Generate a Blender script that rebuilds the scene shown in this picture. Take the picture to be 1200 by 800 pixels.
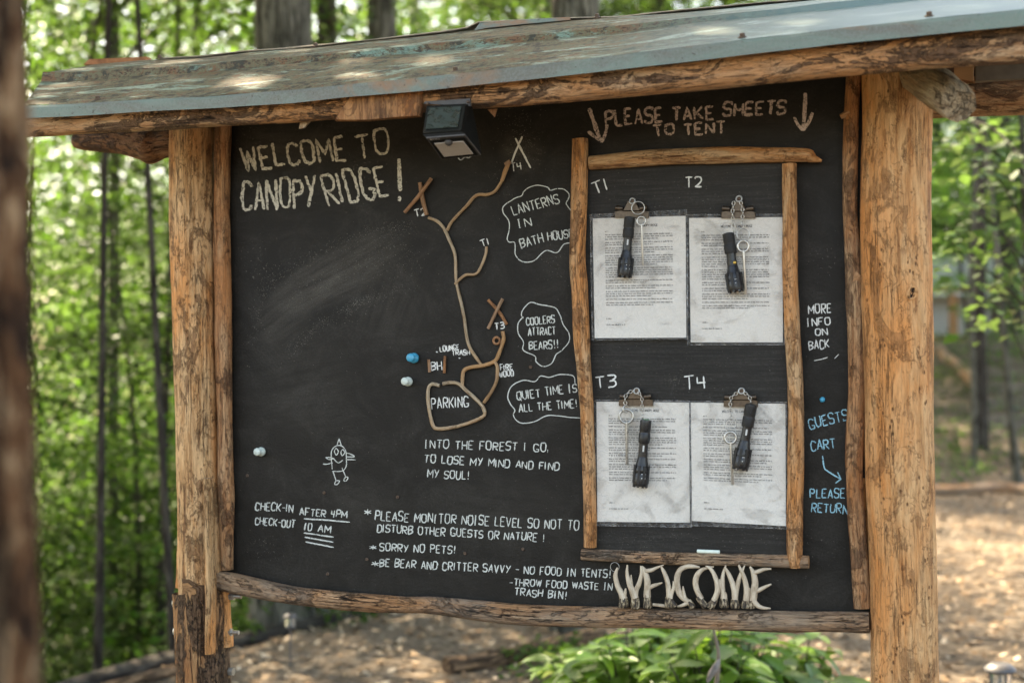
import bpy, math, random
import numpy as np
from mathutils import Vector, Matrix, noise
random.seed(7); RNG = np.random.default_rng(11)
for o in list(bpy.data.objects): bpy.data.objects.remove(o)
SC = bpy.context.scene; COL = SC.collection

# ------------------------------------------------------------ camera
F = 1667.0                                   # 50 mm on a 36 mm wide sensor, photograph 1200 px wide
YAW, PITCH, ROLL = math.radians(18.33), math.radians(0.45), math.radians(-0.5)
CAM = Vector((1.91, -3.387, 1.60))           # board plane is y = 0, board bottom z = 1.0
_f = Vector((-math.sin(YAW)*math.cos(PITCH), math.cos(YAW)*math.cos(PITCH), math.sin(PITCH)))
_r0 = Vector((math.cos(YAW), math.sin(YAW), 0)); _u0 = _r0.cross(_f)
CR = _r0*math.cos(ROLL) + _u0*math.sin(ROLL); CU = -_r0*math.sin(ROLL) + _u0*math.cos(ROLL); CF = _f
cd = bpy.data.cameras.new('camera'); cam = bpy.data.objects.new('camera', cd); COL.objects.link(cam)
cam.matrix_world = Matrix.Translation(CAM) @ Matrix((CR, CU, -CF)).transposed().to_4x4()
cd.sensor_width = 36; cd.lens = 50.0; cd.clip_start = 0.05; cd.clip_end = 2000
cd.dof.use_dof = True; cd.dof.focus_distance = 3.5; cd.dof.aperture_fstop = 2.2
SC.camera = cam

# ------------------------------------------------------------ light
SUN_DIR = Vector((-0.62, 0.46, 0)).normalized()
EL = math.radians(52)
world = bpy.data.worlds.new('World'); SC.world = world; world.use_nodes = True
wn = world.node_tree.nodes; wl = world.node_tree.links
sky = wn.new('ShaderNodeTexSky'); sky.sky_type = 'NISHITA'; sky.sun_disc = False
sky.sun_elevation = EL; sky.sun_rotation = math.atan2(SUN_DIR.x, SUN_DIR.y)
sky.dust_density = 2.5; sky.air_density = 0.9; sky.ozone_density = 0.6
wn['Background'].inputs[1].default_value = 0.15
wl.new(sky.outputs[0], wn['Background'].inputs[0])
sd = bpy.data.lights.new('sun', 'SUN'); sd.energy = 4.9; sd.angle = math.radians(0.6); sd.color = (1.0, 0.93, 0.82)
sun = bpy.data.objects.new('sun', sd); COL.objects.link(sun)
sv = Vector((SUN_DIR.x*math.cos(EL), SUN_DIR.y*math.cos(EL), math.sin(EL)))
sun.rotation_euler = sv.to_track_quat('Z', 'Y').to_euler()
SC.view_settings.view_transform = 'Standard'; SC.view_settings.look = 'None'
SC.view_settings.gamma = 1; SC.view_settings.exposure = 2.7; SC.view_settings.use_curve_mapping = False
try:
    SC.view_settings.use_white_balance = True
    SC.view_settings.white_balance_temperature = 8300; SC.view_settings.white_balance_tint = 10
except Exception: pass
SC.cycles.max_bounces = 7; SC.cycles.diffuse_bounces = 4; SC.cycles.transparent_max_bounces = 12

# ------------------------------------------------------------ geometry helpers
def P(px, py, y=0.0):
    """the point on the plane Y = y that the photograph shows at (px, py): where a thing on the sign stands"""
    d = CF + CR*((px-600)/F) + CU*((400-py)/F)
    return CAM + d*((y-CAM.y)/d.y)
def G(px, py, depth):
    return CAM + (CF + CR*((px-600)/F) + CU*((400-py)/F))*depth
_hf = Vector((-math.sin(YAW), math.cos(YAW), 0)); _hr = Vector((math.cos(YAW), math.sin(YAW), 0))
def UD(u, d, z=0.0):
    v = CAM + _hr*u + _hf*d; return Vector((v.x, v.y, z))
def softplus(x, k=2.5):
    if x*k > 30: return x
    return math.log1p(math.exp(x*k))/k
def ground_h(u, d):
    s = (u+2.5)*(-.861)+(d-7.0)*.508
    s = min(s, -u+0.6)
    drop = .62*softplus(s, 3.0)
    if drop > 5: drop = 5+math.log1p(drop-5)*1.5
    k = min(1, max(0, (u+3)/4)); k = k*k*(3-2*k)
    rise = .25*softplus(d-15.5, 1.2)*k
    if rise > 1.7: rise = 1.7+(rise-1.7)*.06
    n = noise.noise(Vector((u*.35, d*.35, 3)))*.05*min(1, max(0, (d-4)/4)) + noise.noise(Vector((u*1.7, d*1.7, 9)))*.018
    return rise-drop+n
def gh_xy(x, y):
    v = Vector((x, y, 0))-CAM; return ground_h(v.dot(_hr), v.dot(_hf))

def tag(o, label=None, cat=None, group=None, kind=None):
    if label: o['label'] = label
    if cat: o['category'] = cat
    if group: o['group'] = group
    if kind: o['kind'] = kind
    return o
def empty(name, loc, label=None, cat=None, group=None):
    o = bpy.data.objects.new(name, None); COL.objects.link(o); o.location = loc; o.empty_display_size = .05
    return tag(o, label, cat, group)
def wloc(o):
    v = Vector((0, 0, 0))
    while o: v += o.location; o = o.parent
    return v
def mesh(name, verts, faces, mats, smooth=True, attr=None, fm=None):
    me = bpy.data.meshes.new(name); me.from_pydata([tuple(v) for v in verts], [], faces)
    for m in (mats if isinstance(mats, (list, tuple)) else [mats]): me.materials.append(m)
    me.polygons.foreach_set('use_smooth', [smooth]*len(me.polygons))
    if fm: me.polygons.foreach_set('material_index', fm)
    if attr is not None:
        a = me.attributes.new('wc', 'FLOAT_VECTOR', 'POINT'); a.data.foreach_set('vector', [c for v in attr for c in v])
    me.update(); return me
def link(name, me, parent=None, local=False):
    """world-space mesh -> object; a child is offset so that its vertices keep their world places"""
    o = bpy.data.objects.new(name, me); COL.objects.link(o)
    if parent:
        o.parent = parent
        if not local: o.location = -wloc(parent)
    elif not local and len(me.vertices):
        n = len(me.vertices); c = np.empty(n*3); me.vertices.foreach_get('co', c); c = c.reshape(-1, 3)
        m = Vector(c.mean(0)); me.transform(Matrix.Translation(-m)); o.location = m
    return o
class MB:
    def __init__(s): s.v = []; s.f = []; s.a = []; s.m = []
    def add(s, v, f, a=None, mi=0):
        b = len(s.v); s.v += [Vector(p) for p in v]; s.f += [tuple(i+b for i in q) for q in f]
        s.a += list(a) if a else [tuple(p) for p in v]; s.m += [mi]*len(f)
    def build(s, name, mats, parent=None, smooth=True, local=False, edge=None):
        me = mesh(name, s.v, s.f, mats, smooth, s.a, s.m)
        if edge: me.set_sharp_from_angle(angle=math.radians(edge))
        return link(name, me, parent, local)
def catmull(pts, n):
    """pts: tuples of floats (x,y,z,r...) -> smooth resample"""
    p = [np.array(q, float) for q in pts]; p = [2*p[0]-p[1]]+p+[2*p[-1]-p[-2]]; out = []
    for i in range(1, len(p)-2):
        for k in range(n):
            t = k/n; a, b, c, d = p[i-1], p[i], p[i+1], p[i+2]
            out.append(.5*(2*b+(c-a)*t+(2*a-5*b+4*c-d)*t*t+(3*b-a-3*c+d)*t**3))
    out.append(p[-2]); return out
def tube(mb, pts, seg=12, sub=4, lump=0.0, lf=8.0, seed=0, mi=0, cap_mi=None, squash=(1, 1), smooth_r=True, ridge=0.0):
    """pts (x,y,z,r). real lumps in the radius; attribute = straightened log coordinates"""
    q = catmull(pts, sub) if sub > 1 else [np.array(p, float) for p in pts]
    n = len(q); V = []; A = []; Fc = []; L = random.uniform(0, 50) if seed is None else seed*3.7
    up = None; acc = 0
    off = (seed or 0)*1.37
    for i in range(n):
        a = Vector(q[max(0, i-1)][:3]); b = Vector(q[min(n-1, i+1)][:3]); t = (b-a).normalized()
        c = Vector(q[i][:3]); r = max(1e-5, q[i][3])
        if up is None:
            up = Vector((0, 0, 1)) if abs(t.z) < .8 else Vector((0, 1, 0))
        e1 = (up - t*up.dot(t)).normalized(); e2 = t.cross(e1); up = e1
        if i: acc += (c-Vector(q[i-1][:3])).length
        for k in range(seg):
            th = 2*math.pi*k/seg; cx, sx = math.cos(th), math.sin(th)
            rr = r
            if lump:
                rr *= 1+lump*noise.noise(Vector((cx*1.2+off, sx*1.2, acc*lf+off)))+lump*.5*noise.noise(Vector((cx*2.6, sx*2.6+off, acc*lf*2.3)))
            if ridge:
                rr *= 1+ridge*noise.noise(Vector((cx*5+off, sx*5, acc*lf*.6)))
            V.append(c+e1*(cx*rr*squash[0])+e2*(sx*rr*squash[1])); A.append((cx*r+off, sx*r, acc+off))
    for i in range(n-1):
        for k in range(seg):
            k2 = (k+1) % seg; Fc.append((i*seg+k, i*seg+k2, (i+1)*seg+k2, (i+1)*seg+k))
    mb.add(V, Fc, A, mi)
    cm = mi if cap_mi is None else cap_mi
    for ring, flip in ((0, True), (n-1, False)):
        base = ring*seg; vs = V[base:base+seg]; c = sum(vs, Vector())/seg
        av = A[base:base+seg]; ca = tuple(np.mean(av, 0))
        idx = [(k, (k+1) % seg, seg) for k in range(seg)]
        if flip: idx = [(b, a, c2) for a, b, c2 in idx]
        mb.add(vs+[c], idx, [(x[0], x[1], x[2]) for x in av]+[ca], cm)
def pxtube(mb, pts, y, **kw):
    """pts (px, py, radius px[, y]) on plane y"""
    out = []
    for p in pts:
        yy = p[3] if len(p) > 3 else y
        c = P(p[0], p[1], yy); k = (c-CAM).dot(CF)/F
        out.append((c.x, c.y, c.z, p[2]*k))
    tube(mb, out, **kw)
def log(name, pts, y, mats, parent, **kw):
    mb = MB(); kw.setdefault('cap_mi', 1 if isinstance(mats, list) and len(mats) > 1 else 0)
    pxtube(mb, pts, y, **kw); return mb.build(name, mats, parent, edge=50)
def box(mb, c, s, rot=0, mi=0, M=None):
    v = []
    for x in (-.5, .5):
        for y in (-.5, .5):
            for z in (-.5, .5): v.append(Vector((x*s[0], y*s[1], z*s[2])))
    R = M if M else Matrix.Rotation(rot, 3, 'Z')
    v = [R@p+Vector(c) for p in v]
    mb.add(v, [(0, 1, 3, 2), (4, 6, 7, 5), (0, 4, 5, 1), (2, 3, 7, 6), (0, 2, 6, 4), (1, 5, 7, 3)], None, mi)
def prism(mb, poly, y0, y1, mi=0, bev=0.0, px=True):
    """outline extruded from y0 (back) to y1 (front, nearer the viewer) with a bevelled front edge"""
    pts = [P(a, b, y1) for a, b in poly] if px else [Vector((a, y1, b)) for a, b in poly]
    c = sum(pts, Vector())/len(pts); n = len(pts)
    ar = sum(pts[i].x*pts[(i+1) % n].z-pts[(i+1) % n].x*pts[i].z for i in range(n))
    if ar < 0: pts.reverse()
    def at(k, y): return [Vector((c.x+(p.x-c.x)*k, y, c.z+(p.z-c.z)*k)) for p in pts]
    R = max((p-c).length for p in pts)
    rings = [at(1, y0), at(1, y1+bev)] + ([at(1-bev/R, y1)] if bev else [])
    V = sum(rings, []); Fc = []
    for r in range(len(rings)-1):
        for i in range(n):
            j = (i+1) % n; Fc.append((r*n+i, r*n+j, (r+1)*n+j, (r+1)*n+i))
    Fc.append(tuple(range((len(rings)-1)*n, len(rings)*n))); Fc.append(tuple(reversed(range(n))))
    mb.add(V, Fc, None, mi)
def lathe(mb, prof, origin, axis, seg=16, mi=0):
    """prof (r, h) along axis"""
    a = Vector(axis).normalized(); e1 = a.orthogonal().normalized(); e2 = a.cross(e1); o = Vector(origin); V = []; Fc = []
    for r, h in prof:
        for k in range(seg):
            th = 2*math.pi*k/seg; V.append(o+a*h+(e1*math.cos(th)+e2*math.sin(th))*max(r, 1e-5))
    for i in range(len(prof)-1):
        for k in range(seg):
            k2 = (k+1) % seg; Fc.append((i*seg+k, i*seg+k2, (i+1)*seg+k2, (i+1)*seg+k))
    Fc.append(tuple(reversed(range(seg)))); Fc.append(tuple((len(prof)-1)*seg+k for k in range(seg)))
    mb.add(V, Fc, None, mi)
def torus(mb, c, R, r, e1, e2, seg=14, ts=6, sx=1.0, mi=0):
    e1 = Vector(e1).normalized(); e2 = Vector(e2).normalized(); n = e1.cross(e2); V = []; Fc = []
    for i in range(seg):
        t = 2*math.pi*i/seg; d = e1*math.cos(t)*sx+e2*math.sin(t)
        for k in range(ts):
            p = 2*math.pi*k/ts; dd = (e1*math.cos(t)+e2*math.sin(t))
            V.append(Vector(c)+d*R+dd*(r*math.cos(p))+n*(r*math.sin(p)))
    for i in range(seg):
        for k in range(ts):
            i2, k2 = (i+1) % seg, (k+1) % ts; Fc.append((i*ts+k, i2*ts+k, i2*ts+k2, i*ts+k2))
    mb.add(V, Fc, None, mi)

# ------------------------------------------------------------ material helpers
class NT:
    def __init__(s, name):
        s.m = bpy.data.materials.new(name); s.m.use_nodes = True; s.t = s.m.node_tree; s.t.nodes.clear()
        s.out = s.t.nodes.new('ShaderNodeOutputMaterial')
    def n(s, typ, **kw):
        x = s.t.nodes.new('ShaderNode'+typ)
        for k, v in kw.items():
            if k.startswith('i_'): s.put(x.inputs[k[2:].replace('_', ' ')], v)
            else: setattr(x, k, v)
        return x
    def put(s, inp, v):
        if isinstance(v, bpy.types.NodeSocket): s.t.links.new(v, inp)
        else: inp.default_value = v
    def coord(s, kind='Object', scale=(1, 1, 1), rot=(0, 0, 0)):
        if kind == 'wc': src = s.n('Attribute', attribute_name='wc').outputs['Vector']
        else: src = s.n('TexCoord').outputs[kind]
        m = s.n('Mapping'); s.put(m.inputs['Vector'], src); m.inputs['Scale'].default_value = scale; m.inputs['Rotation'].default_value = rot
        return m.outputs[0]
    def noise(s, vec, scale, detail=4, rough=.55, dist=0):
        x = s.n('TexNoise'); s.put(x.inputs['Vector'], vec); x.inputs['Scale'].default_value = scale
        x.inputs['Detail'].default_value = detail; x.inputs['Roughness'].default_value = rough; x.inputs['Distortion'].default_value = dist
        return x.outputs['Fac']
    def ramp(s, fac, stops, interp='LINEAR'):
        x = s.n('ValToRGB'); s.put(x.inputs[0], fac); cr = x.color_ramp; cr.interpolation = interp
        while len(cr.elements) > 1: cr.elements.remove(cr.elements[0])
        for i, (p, c) in enumerate(stops):
            e = cr.elements[0] if i == 0 else cr.elements.new(p)
            e.position = p; e.color = (c if isinstance(c, tuple) else (c, c, c))+(1,)
        return x.outputs[0]
    def mix(s, f, a, b):
        x = s.n('Mix', data_type='RGBA'); s.put(x.inputs[0], f)
        for i, v in ((6, a), (7, b)):
            if isinstance(v, tuple): v = v+(1,) if len(v) == 3 else v
            s.put(x.inputs[i], v)
        return x.outputs[2]
    def math(s, op, a, b=0.0):
        x = s.n('Math', operation=op); s.put(x.inputs[0], a); s.put(x.inputs[1], b); return x.outputs[0]
    def bump(s, h, strength=.5, dist=.01, nrm=None):
        x = s.n('Bump'); s.put(x.inputs['Height'], h); x.inputs['Strength'].default_value = strength; x.inputs['Distance'].default_value = dist
        if nrm: s.put(x.inputs['Normal'], nrm)
        return x.outputs[0]
    def bsdf(s, col, rough=.7, nrm=None, metal=0.0, spec=.5, **kw):
        x = s.n('BsdfPrincipled')
        if isinstance(col, tuple): col = col+(1,)
        s.put(x.inputs['Base Color'], col); s.put(x.inputs['Roughness'], rough); s.put(x.inputs['Metallic'], metal)
        s.put(x.inputs['Specular IOR Level'], spec)
        if nrm: s.put(x.inputs['Normal'], nrm)
        for k, v in kw.items(): s.put(x.inputs[k.replace('_', ' ')], v)
        return x.outputs[0]
    def done(s, sh): s.t.links.new(sh, s.out.inputs[0]); return s.m

def wood(name, light, mid, dark, streak=.5, patch=.5, squig=.5, grey=None, bump=.6, fine=1.0, pits=.3):
    """peeled log: tan sapwood, darker cambium left in streaks and patches, drying cracks, beetle galleries"""
    t = NT(name)
    ca = t.coord('wc', (1, 1, .10)); cb = t.coord('wc', (1, 1, .42)); cc = t.coord('wc', (1, 1, .7)); ck = t.coord('wc', (1, 1, .028))
    nl = t.noise(ca, 46*fine, 7, .72, .4); nf = t.noise(ca, 210*fine, 5, .75); nb = t.noise(cb, 13, 6, .68, 1.2); big = t.noise(t.coord('wc', (1, 1, .3)), 7, 4, .6, .5)
    col = t.ramp(nl, [(.36, dark), (.44, mid), (.53, light), (.66, tuple(min(1, c*1.12) for c in light)), (.74, mid)])
    hue = tuple(min(1, c*k) for c, k in zip(mid, (1.28, .92, .58)))
    col = t.mix(t.math('MULTIPLY', t.ramp(big, [(.40, 0.0), (.58, 1.0)]), .75), col, hue)
    col = t.mix(t.math('MULTIPLY', t.ramp(nf, [(.45, 0.0), (.62, 1.0)]), .6*streak), col, tuple(c*.45 for c in mid))
    fl = t.math('MULTIPLY', t.ramp(t.noise(t.coord('wc', (1, 1, .28)), 95*fine, 4, .65, .4), [(.56, 0.0), (.61, 1.0)]), t.ramp(t.noise(cb, 17, 3), [(.44, 0.0), (.56, 1.0)]))
    col = t.mix(t.math('MULTIPLY', fl, .8*streak), col, tuple(c*.8 for c in dark))
    pm = t.ramp(nb, [(.60-.14*patch, 0.0), (.63-.14*patch, 1.0)])
    np_ = t.noise(cc, 70, 6, .75); pm2 = t.math('MULTIPLY', pm, t.ramp(np_, [(.40, 0.0), (.46, 1.0)]))
    col = t.mix(t.math('MULTIPLY', pm2, .85*min(1, patch+.3)), col, t.mix(t.ramp(np_, [(.45, 0.0), (.65, 1.0)]), tuple(c*.45 for c in dark), tuple(c*1.2 for c in dark)))
    pv = t.n('TexVoronoi'); t.put(pv.inputs['Vector'], t.coord('wc', (1, 1, .55))); pv.inputs['Scale'].default_value = 85*fine; pv.inputs['Randomness'].default_value = 1
    pit = t.math('MULTIPLY', t.ramp(pv.outputs['Distance'], [(.13, 1.0), (.24, 0.0)]), t.ramp(t.noise(cb, 21, 3), [(.50, 0.0), (.56, 1.0)])); pit = t.math('MULTIPLY', pit, pits)
    col = t.mix(t.math('MULTIPLY', pit, .85), col, tuple(c*.4 for c in dark))
    kn = t.noise(ck, 62*fine, 5, .6, .25); cr = t.math('ABSOLUTE', t.math('SUBTRACT', kn, .5)); crk = t.math('MULTIPLY', t.ramp(cr, [(.003, 1.0), (.009, 0.0)]), t.ramp(t.noise(t.coord('wc', (1, 1, .3)), 11, 3), [(.48, 0.0), (.55, 1.0)]))
    col = t.mix(t.math('MULTIPLY', crk, .8), col, tuple(c*.25 for c in dark))
    w = t.n('TexVoronoi', feature='DISTANCE_TO_EDGE'); dn = t.n('TexNoise'); t.put(dn.inputs['Vector'], cc); dn.inputs['Scale'].default_value = 45
    mx = t.n('Mix', data_type='VECTOR'); mx.inputs[0].default_value = .04; t.put(mx.inputs[4], cb); t.put(mx.inputs[5], dn.outputs['Color'])
    t.put(w.inputs['Vector'], mx.outputs[1]); w.inputs['Scale'].default_value = 62
    g = t.ramp(w.outputs[0], [(.022, 1.0), (.05, 0.0)]); g = t.math('MULTIPLY', g, t.ramp(t.noise(cc, 26, 3), [(.49, 0.0), (.56, 1.0)]))
    col = t.mix(t.math('MULTIPLY', g, .8*squig), col, tuple(c*.35 for c in dark))
    if grey:
        gn = t.ramp(t.noise(cb, 9, 4, .6), [(.42, 0.0), (.62, 1.0)]); col = t.mix(t.math('MULTIPLY', gn, .6), col, t.mix(t.ramp(nf, [(.35, 0.0), (.6, 1.0)]), tuple(c*.45 for c in grey), tuple(c*1.25 for c in grey)))
    h = t.math('ADD', t.math('MULTIPLY', nl, .9), t.math('MULTIPLY', nf, .6))
    h = t.math('ADD', h, t.math('MULTIPLY', pm2, .45)); h = t.math('SUBTRACT', h, t.math('MULTIPLY', g, .6*squig)); h = t.math('SUBTRACT', h, t.math('MULTIPLY', crk, 1.2)); h = t.math('SUBTRACT', h, t.math('MULTIPLY', fl, .3)); h = t.math('SUBTRACT', h, t.math('MULTIPLY', pit, .8))
    return t.done(t.bsdf(col, .74, t.bump(h, bump, .010), spec=.25))
def bark(name, a, b, c, scale=1.0, bump=1.0, zs=.22):
    t = NT(name); ca = t.coord('wc', (1, 1, zs)); cb = t.coord('wc', (1, 1, .6))
    n1 = t.noise(ca, 30*scale, 6, .7, .6); n2 = t.noise(cb, 9*scale, 4, .6); n3 = t.noise(cb, 70*scale, 4, .7)
    col = t.ramp(n1, [(.38, a), (.5, b), (.6, c)]); col = t.mix(t.math('MULTIPLY', t.ramp(n2, [(.45, 0.0), (.65, 1.0)]), .5), col, tuple(x*1.3 for x in b))
    fis = t.ramp(t.noise(t.coord('wc', (1, 1, .12)), 55*scale, 4, .6, .5), [(.40, 1.0), (.47, 0.0)]); col = t.mix(t.math('MULTIPLY', fis, .75), col, tuple(x*.4 for x in a))
    h = t.math('SUBTRACT', t.math('ADD', n1, t.math('MULTIPLY', n3, .4)), t.math('MULTIPLY', fis, .6))
    return t.done(t.bsdf(col, .9, t.bump(h, bump, .022/scale), spec=.15))
def plain(name, col, rough=.5, metal=0.0, spec=.5, bump=0, bs=80, var=.15):
    t = NT(name); c = t.coord('Object'); n = t.noise(c, bs, 3)
    cc = t.mix(t.ramp(n, [(.3, 0.0), (.7, 1.0)]), tuple(x*(1-var) for x in col), tuple(min(1, x*(1+var)) for x in col))
    r = t.math('ADD', t.math('MULTIPLY', n, .2), rough-.1)
    return t.done(t.bsdf(cc, r, t.bump(n, bump, .002) if bump else None, metal, spec))
M = {}
M['post'] = wood('peeled_log_post', (.68, .395, .19), (.57, .295, .125), (.27, .12, .05), .65, .26, .5, bump=.8, pits=1.0)
M['postL'] = wood('streaked_log_post', (.72, .44, .225), (.58, .31, .135), (.22, .10, .045), .75, .45, .5, bump=1.0, pits=.6)
M['beam'] = wood('eave_log', (.70, .50, .32), (.54, .33, .19), (.17, .095, .058), .7, .72, .3, bump=1.2)
M['branch'] = wood('trim_branch', (.58, .36, .20), (.42, .22, .11), (.14, .07, .04), .8, .5, .4, fine=1.6, bump=1.0)
M['frame'] = wood('frame_branch', (.70, .44, .24), (.58, .30, .13), (.25, .11, .05), .75, .35, .4, fine=1.5, bump=1.0, pits=.7)
M['grey'] = wood('weathered_log', (.60, .41, .26), (.44, .27, .16), (.13, .08, .05), 1.0, .4, .3, grey=(.30, .26, .21), fine=1.3, bump=1.3)
M['oldlog'] = wood('old_log', (.36, .23, .14), (.24, .13, .07), (.08, .045, .03), 1.0, .6, .3, bump=1.2)
M['rafter'] = wood('rafter_log', (.58, .45, .29), (.42, .29, .17), (.13, .085, .05), 1.0, .35, .3, grey=(.36, .31, .22), bump=1.3)
M['twig'] = wood('twig', (.50, .40, .28), (.40, .28, .17), (.20, .12, .07), .5, .2, .0, fine=5)
M['twigr'] = wood('twig_red', (.42, .27, .17), (.32, .18, .10), (.15, .07, .04), .5, .3, .0, fine=5)
M['end'] = wood('log_end', (.50, .34, .20), (.36, .22, .12), (.16, .09, .05), .4, .3, .1)
M['scarf'] = wood('scarf_cut', (.40, .20, .085), (.28, .13, .055), (.11, .05, .025), .6, .4, .0, bump=.6)
M['base'] = wood('bark_covered_base', (.60, .35, .17), (.40, .21, .10), (.15, .085, .05), 1.0, 1.0, .2, bump=1.6)
M['bark'] = bark('post_bark', (.06, .038, .025), (.16, .10, .062), (.36, .22, .125), 1.5, 1.2)
M['bark_grey'] = bark('grey_tree_bark', (.045, .043, .032), (.105, .10, .08), (.19, .18, .145), .6, .8)
M['bark_dark'] = bark('dark_tree_bark', (.028, .022, .018), (.05, .042, .034), (.085, .075, .06), .8, .6)
M['bark_pine'] = bark('pine_bark', (.020, .010, .006), (.15, .068, .030), (.46, .30, .17), .75, 1.4, .55)
# ------------------------------------------------------------ more materials
def _s(px, py, hw, hh, an, am, st=1.0):
    q = P(px, py, 0); return (q.x, q.z, hw/F*3.75, hh/F*3.6, an, am, st)
SMEARS = [_s(400, 318, 120, 42, -.42, .34), _s(330, 370, 50, 45, -.6, .20), _s(455, 350, 70, 80, -1.2, .13), _s(360, 450, 90, 90, -.2, .10), _s(340, 170, 90, 30, .1, .20), _s(430, 590, 60, 40, .3, .12), _s(612, 178, 36, 30, .4, .22), _s(660, 300, 40, 40, .2, .10), _s(590, 600, 120, 60, .1, .09), _s(850, 150, 120, 30, .05, .08)]
def board_mat(name, base, warm, sm, brushed=False):
    t = NT(name); c = t.coord('Object'); n1 = t.noise(c, 3.0, 5, .65, 1.0); n2 = t.noise(c, 170, 4, .6)
    c3 = t.coord('Object', (1.5, 1, 2) if not brushed else (1, 1, 30), (0, math.radians(28) if not brushed else 0, 0)); n3 = t.noise(c3, 5, 6, .75, .8)
    col = t.mix(t.ramp(n1, [(.3, 0.0), (.7, 1.0)]), base, warm)
    dust = t.math('MULTIPLY', t.ramp(n3, [(.44, 0.0), (.78, 1.0)]), t.ramp(n2, [(.40, .35), (.62, 1.0)]))
    col = t.mix(t.math('MULTIPLY', dust, sm), col, (.21, .195, .17))
    if not brushed:                                                   # wiped chalk: soft cloudy smears where notes were rubbed out
        for (cx, cz, hx, hz, an, am, st) in SMEARS:
            mp = t.n('Mapping'); t.put(mp.inputs[0], t.n('TexCoord').outputs['Object']); mp.vector_type = 'TEXTURE'; mp.inputs[1].default_value = (cx, 0, cz); mp.inputs[2].default_value = (0, an, 0); mp.inputs[3].default_value = (hx, 1, hz)
            sx = t.n('SeparateXYZ'); t.put(sx.inputs[0], mp.outputs[0]); r2 = t.math('ADD', t.math('POWER', t.math('ABSOLUTE', sx.outputs[0]), 2.5), t.math('POWER', t.math('ABSOLUTE', sx.outputs[2]), 2.5))
            stn = t.n('TexNoise'); m2 = t.n('Mapping'); t.put(m2.inputs[0], mp.outputs[0]); m2.inputs[3].default_value = (hx*3.2*st, 1, hz*26); t.put(stn.inputs['Vector'], m2.outputs[0]); stn.inputs['Scale'].default_value = 1.6; stn.inputs['Detail'].default_value = 5; stn.inputs['Roughness'].default_value = .65
            mk = t.math('MULTIPLY', t.ramp(t.math('ADD', r2, t.math('MULTIPLY', n1, .6)), [(.2, 1.0), (1.0, 0.0)], 'EASE'), t.ramp(stn.outputs['Fac'], [(.36, .15), (.66, 1.0)]))
            mk = t.math('MULTIPLY', mk, t.ramp(t.noise(c, 330, 3, .7), [(.38, .35), (.60, 1.0)])); col = t.mix(t.math('MULTIPLY', mk, am), col, (.20, .18, .15))
    h = t.math('ADD', n2, t.math('MULTIPLY', t.noise(c, 700, 2), .4))
    return t.done(t.bsdf(col, t.math('ADD', t.math('MULTIPLY', n1, .2), .48), t.bump(h, .8, .0016), spec=.22))
M['board'] = board_mat('black_board_paint', (.0082, .0068, .0050), (.0135, .0110, .0081), .13)
M['panel'] = board_mat('charcoal_panel_paint', (.0125, .0112, .0095), (.021, .019, .0165), .20, True)
def chalk(name, col, rough_s, lo, hi, scale=430):
    t = NT(name); c = t.coord('Object'); n = t.noise(c, scale, 3, .6); n2 = t.noise(c, scale*.22, 2)
    f = t.ramp(t.math('ADD', n, t.math('MULTIPLY', t.math('SUBTRACT', n2, .5), .4)), [(lo, 0.0), (hi, 1.0)])
    x = t.n('MixShader'); t.put(x.inputs[0], f); t.put(x.inputs[1], t.n('BsdfTransparent').outputs[0])
    t.put(x.inputs[2], t.bsdf(t.mix(n2, tuple(k*.85 for k in col), col), .95, spec=.05)); return t.done(x.outputs[0])
M['chalk_cream'] = chalk('cream_chalk', (.62, .58, .48), 1, .35, .47)
M['chalk_pink'] = chalk('rosy_chalk', (.60, .48, .42), 1, .37, .48)
M['marker'] = chalk('white_chalk_marker', (.60, .615, .57), 1, .28, .44)
M['marker_white'] = chalk('bright_chalk', (.70, .70, .66), 1, .26, .42)
M['marker_blue'] = chalk('pale_blue_chalk', (.30, .56, .66), 1, .30, .44)
M['dust'] = chalk('chalk_specks', (.26, .24, .20), 1, .3, .55)
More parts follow.
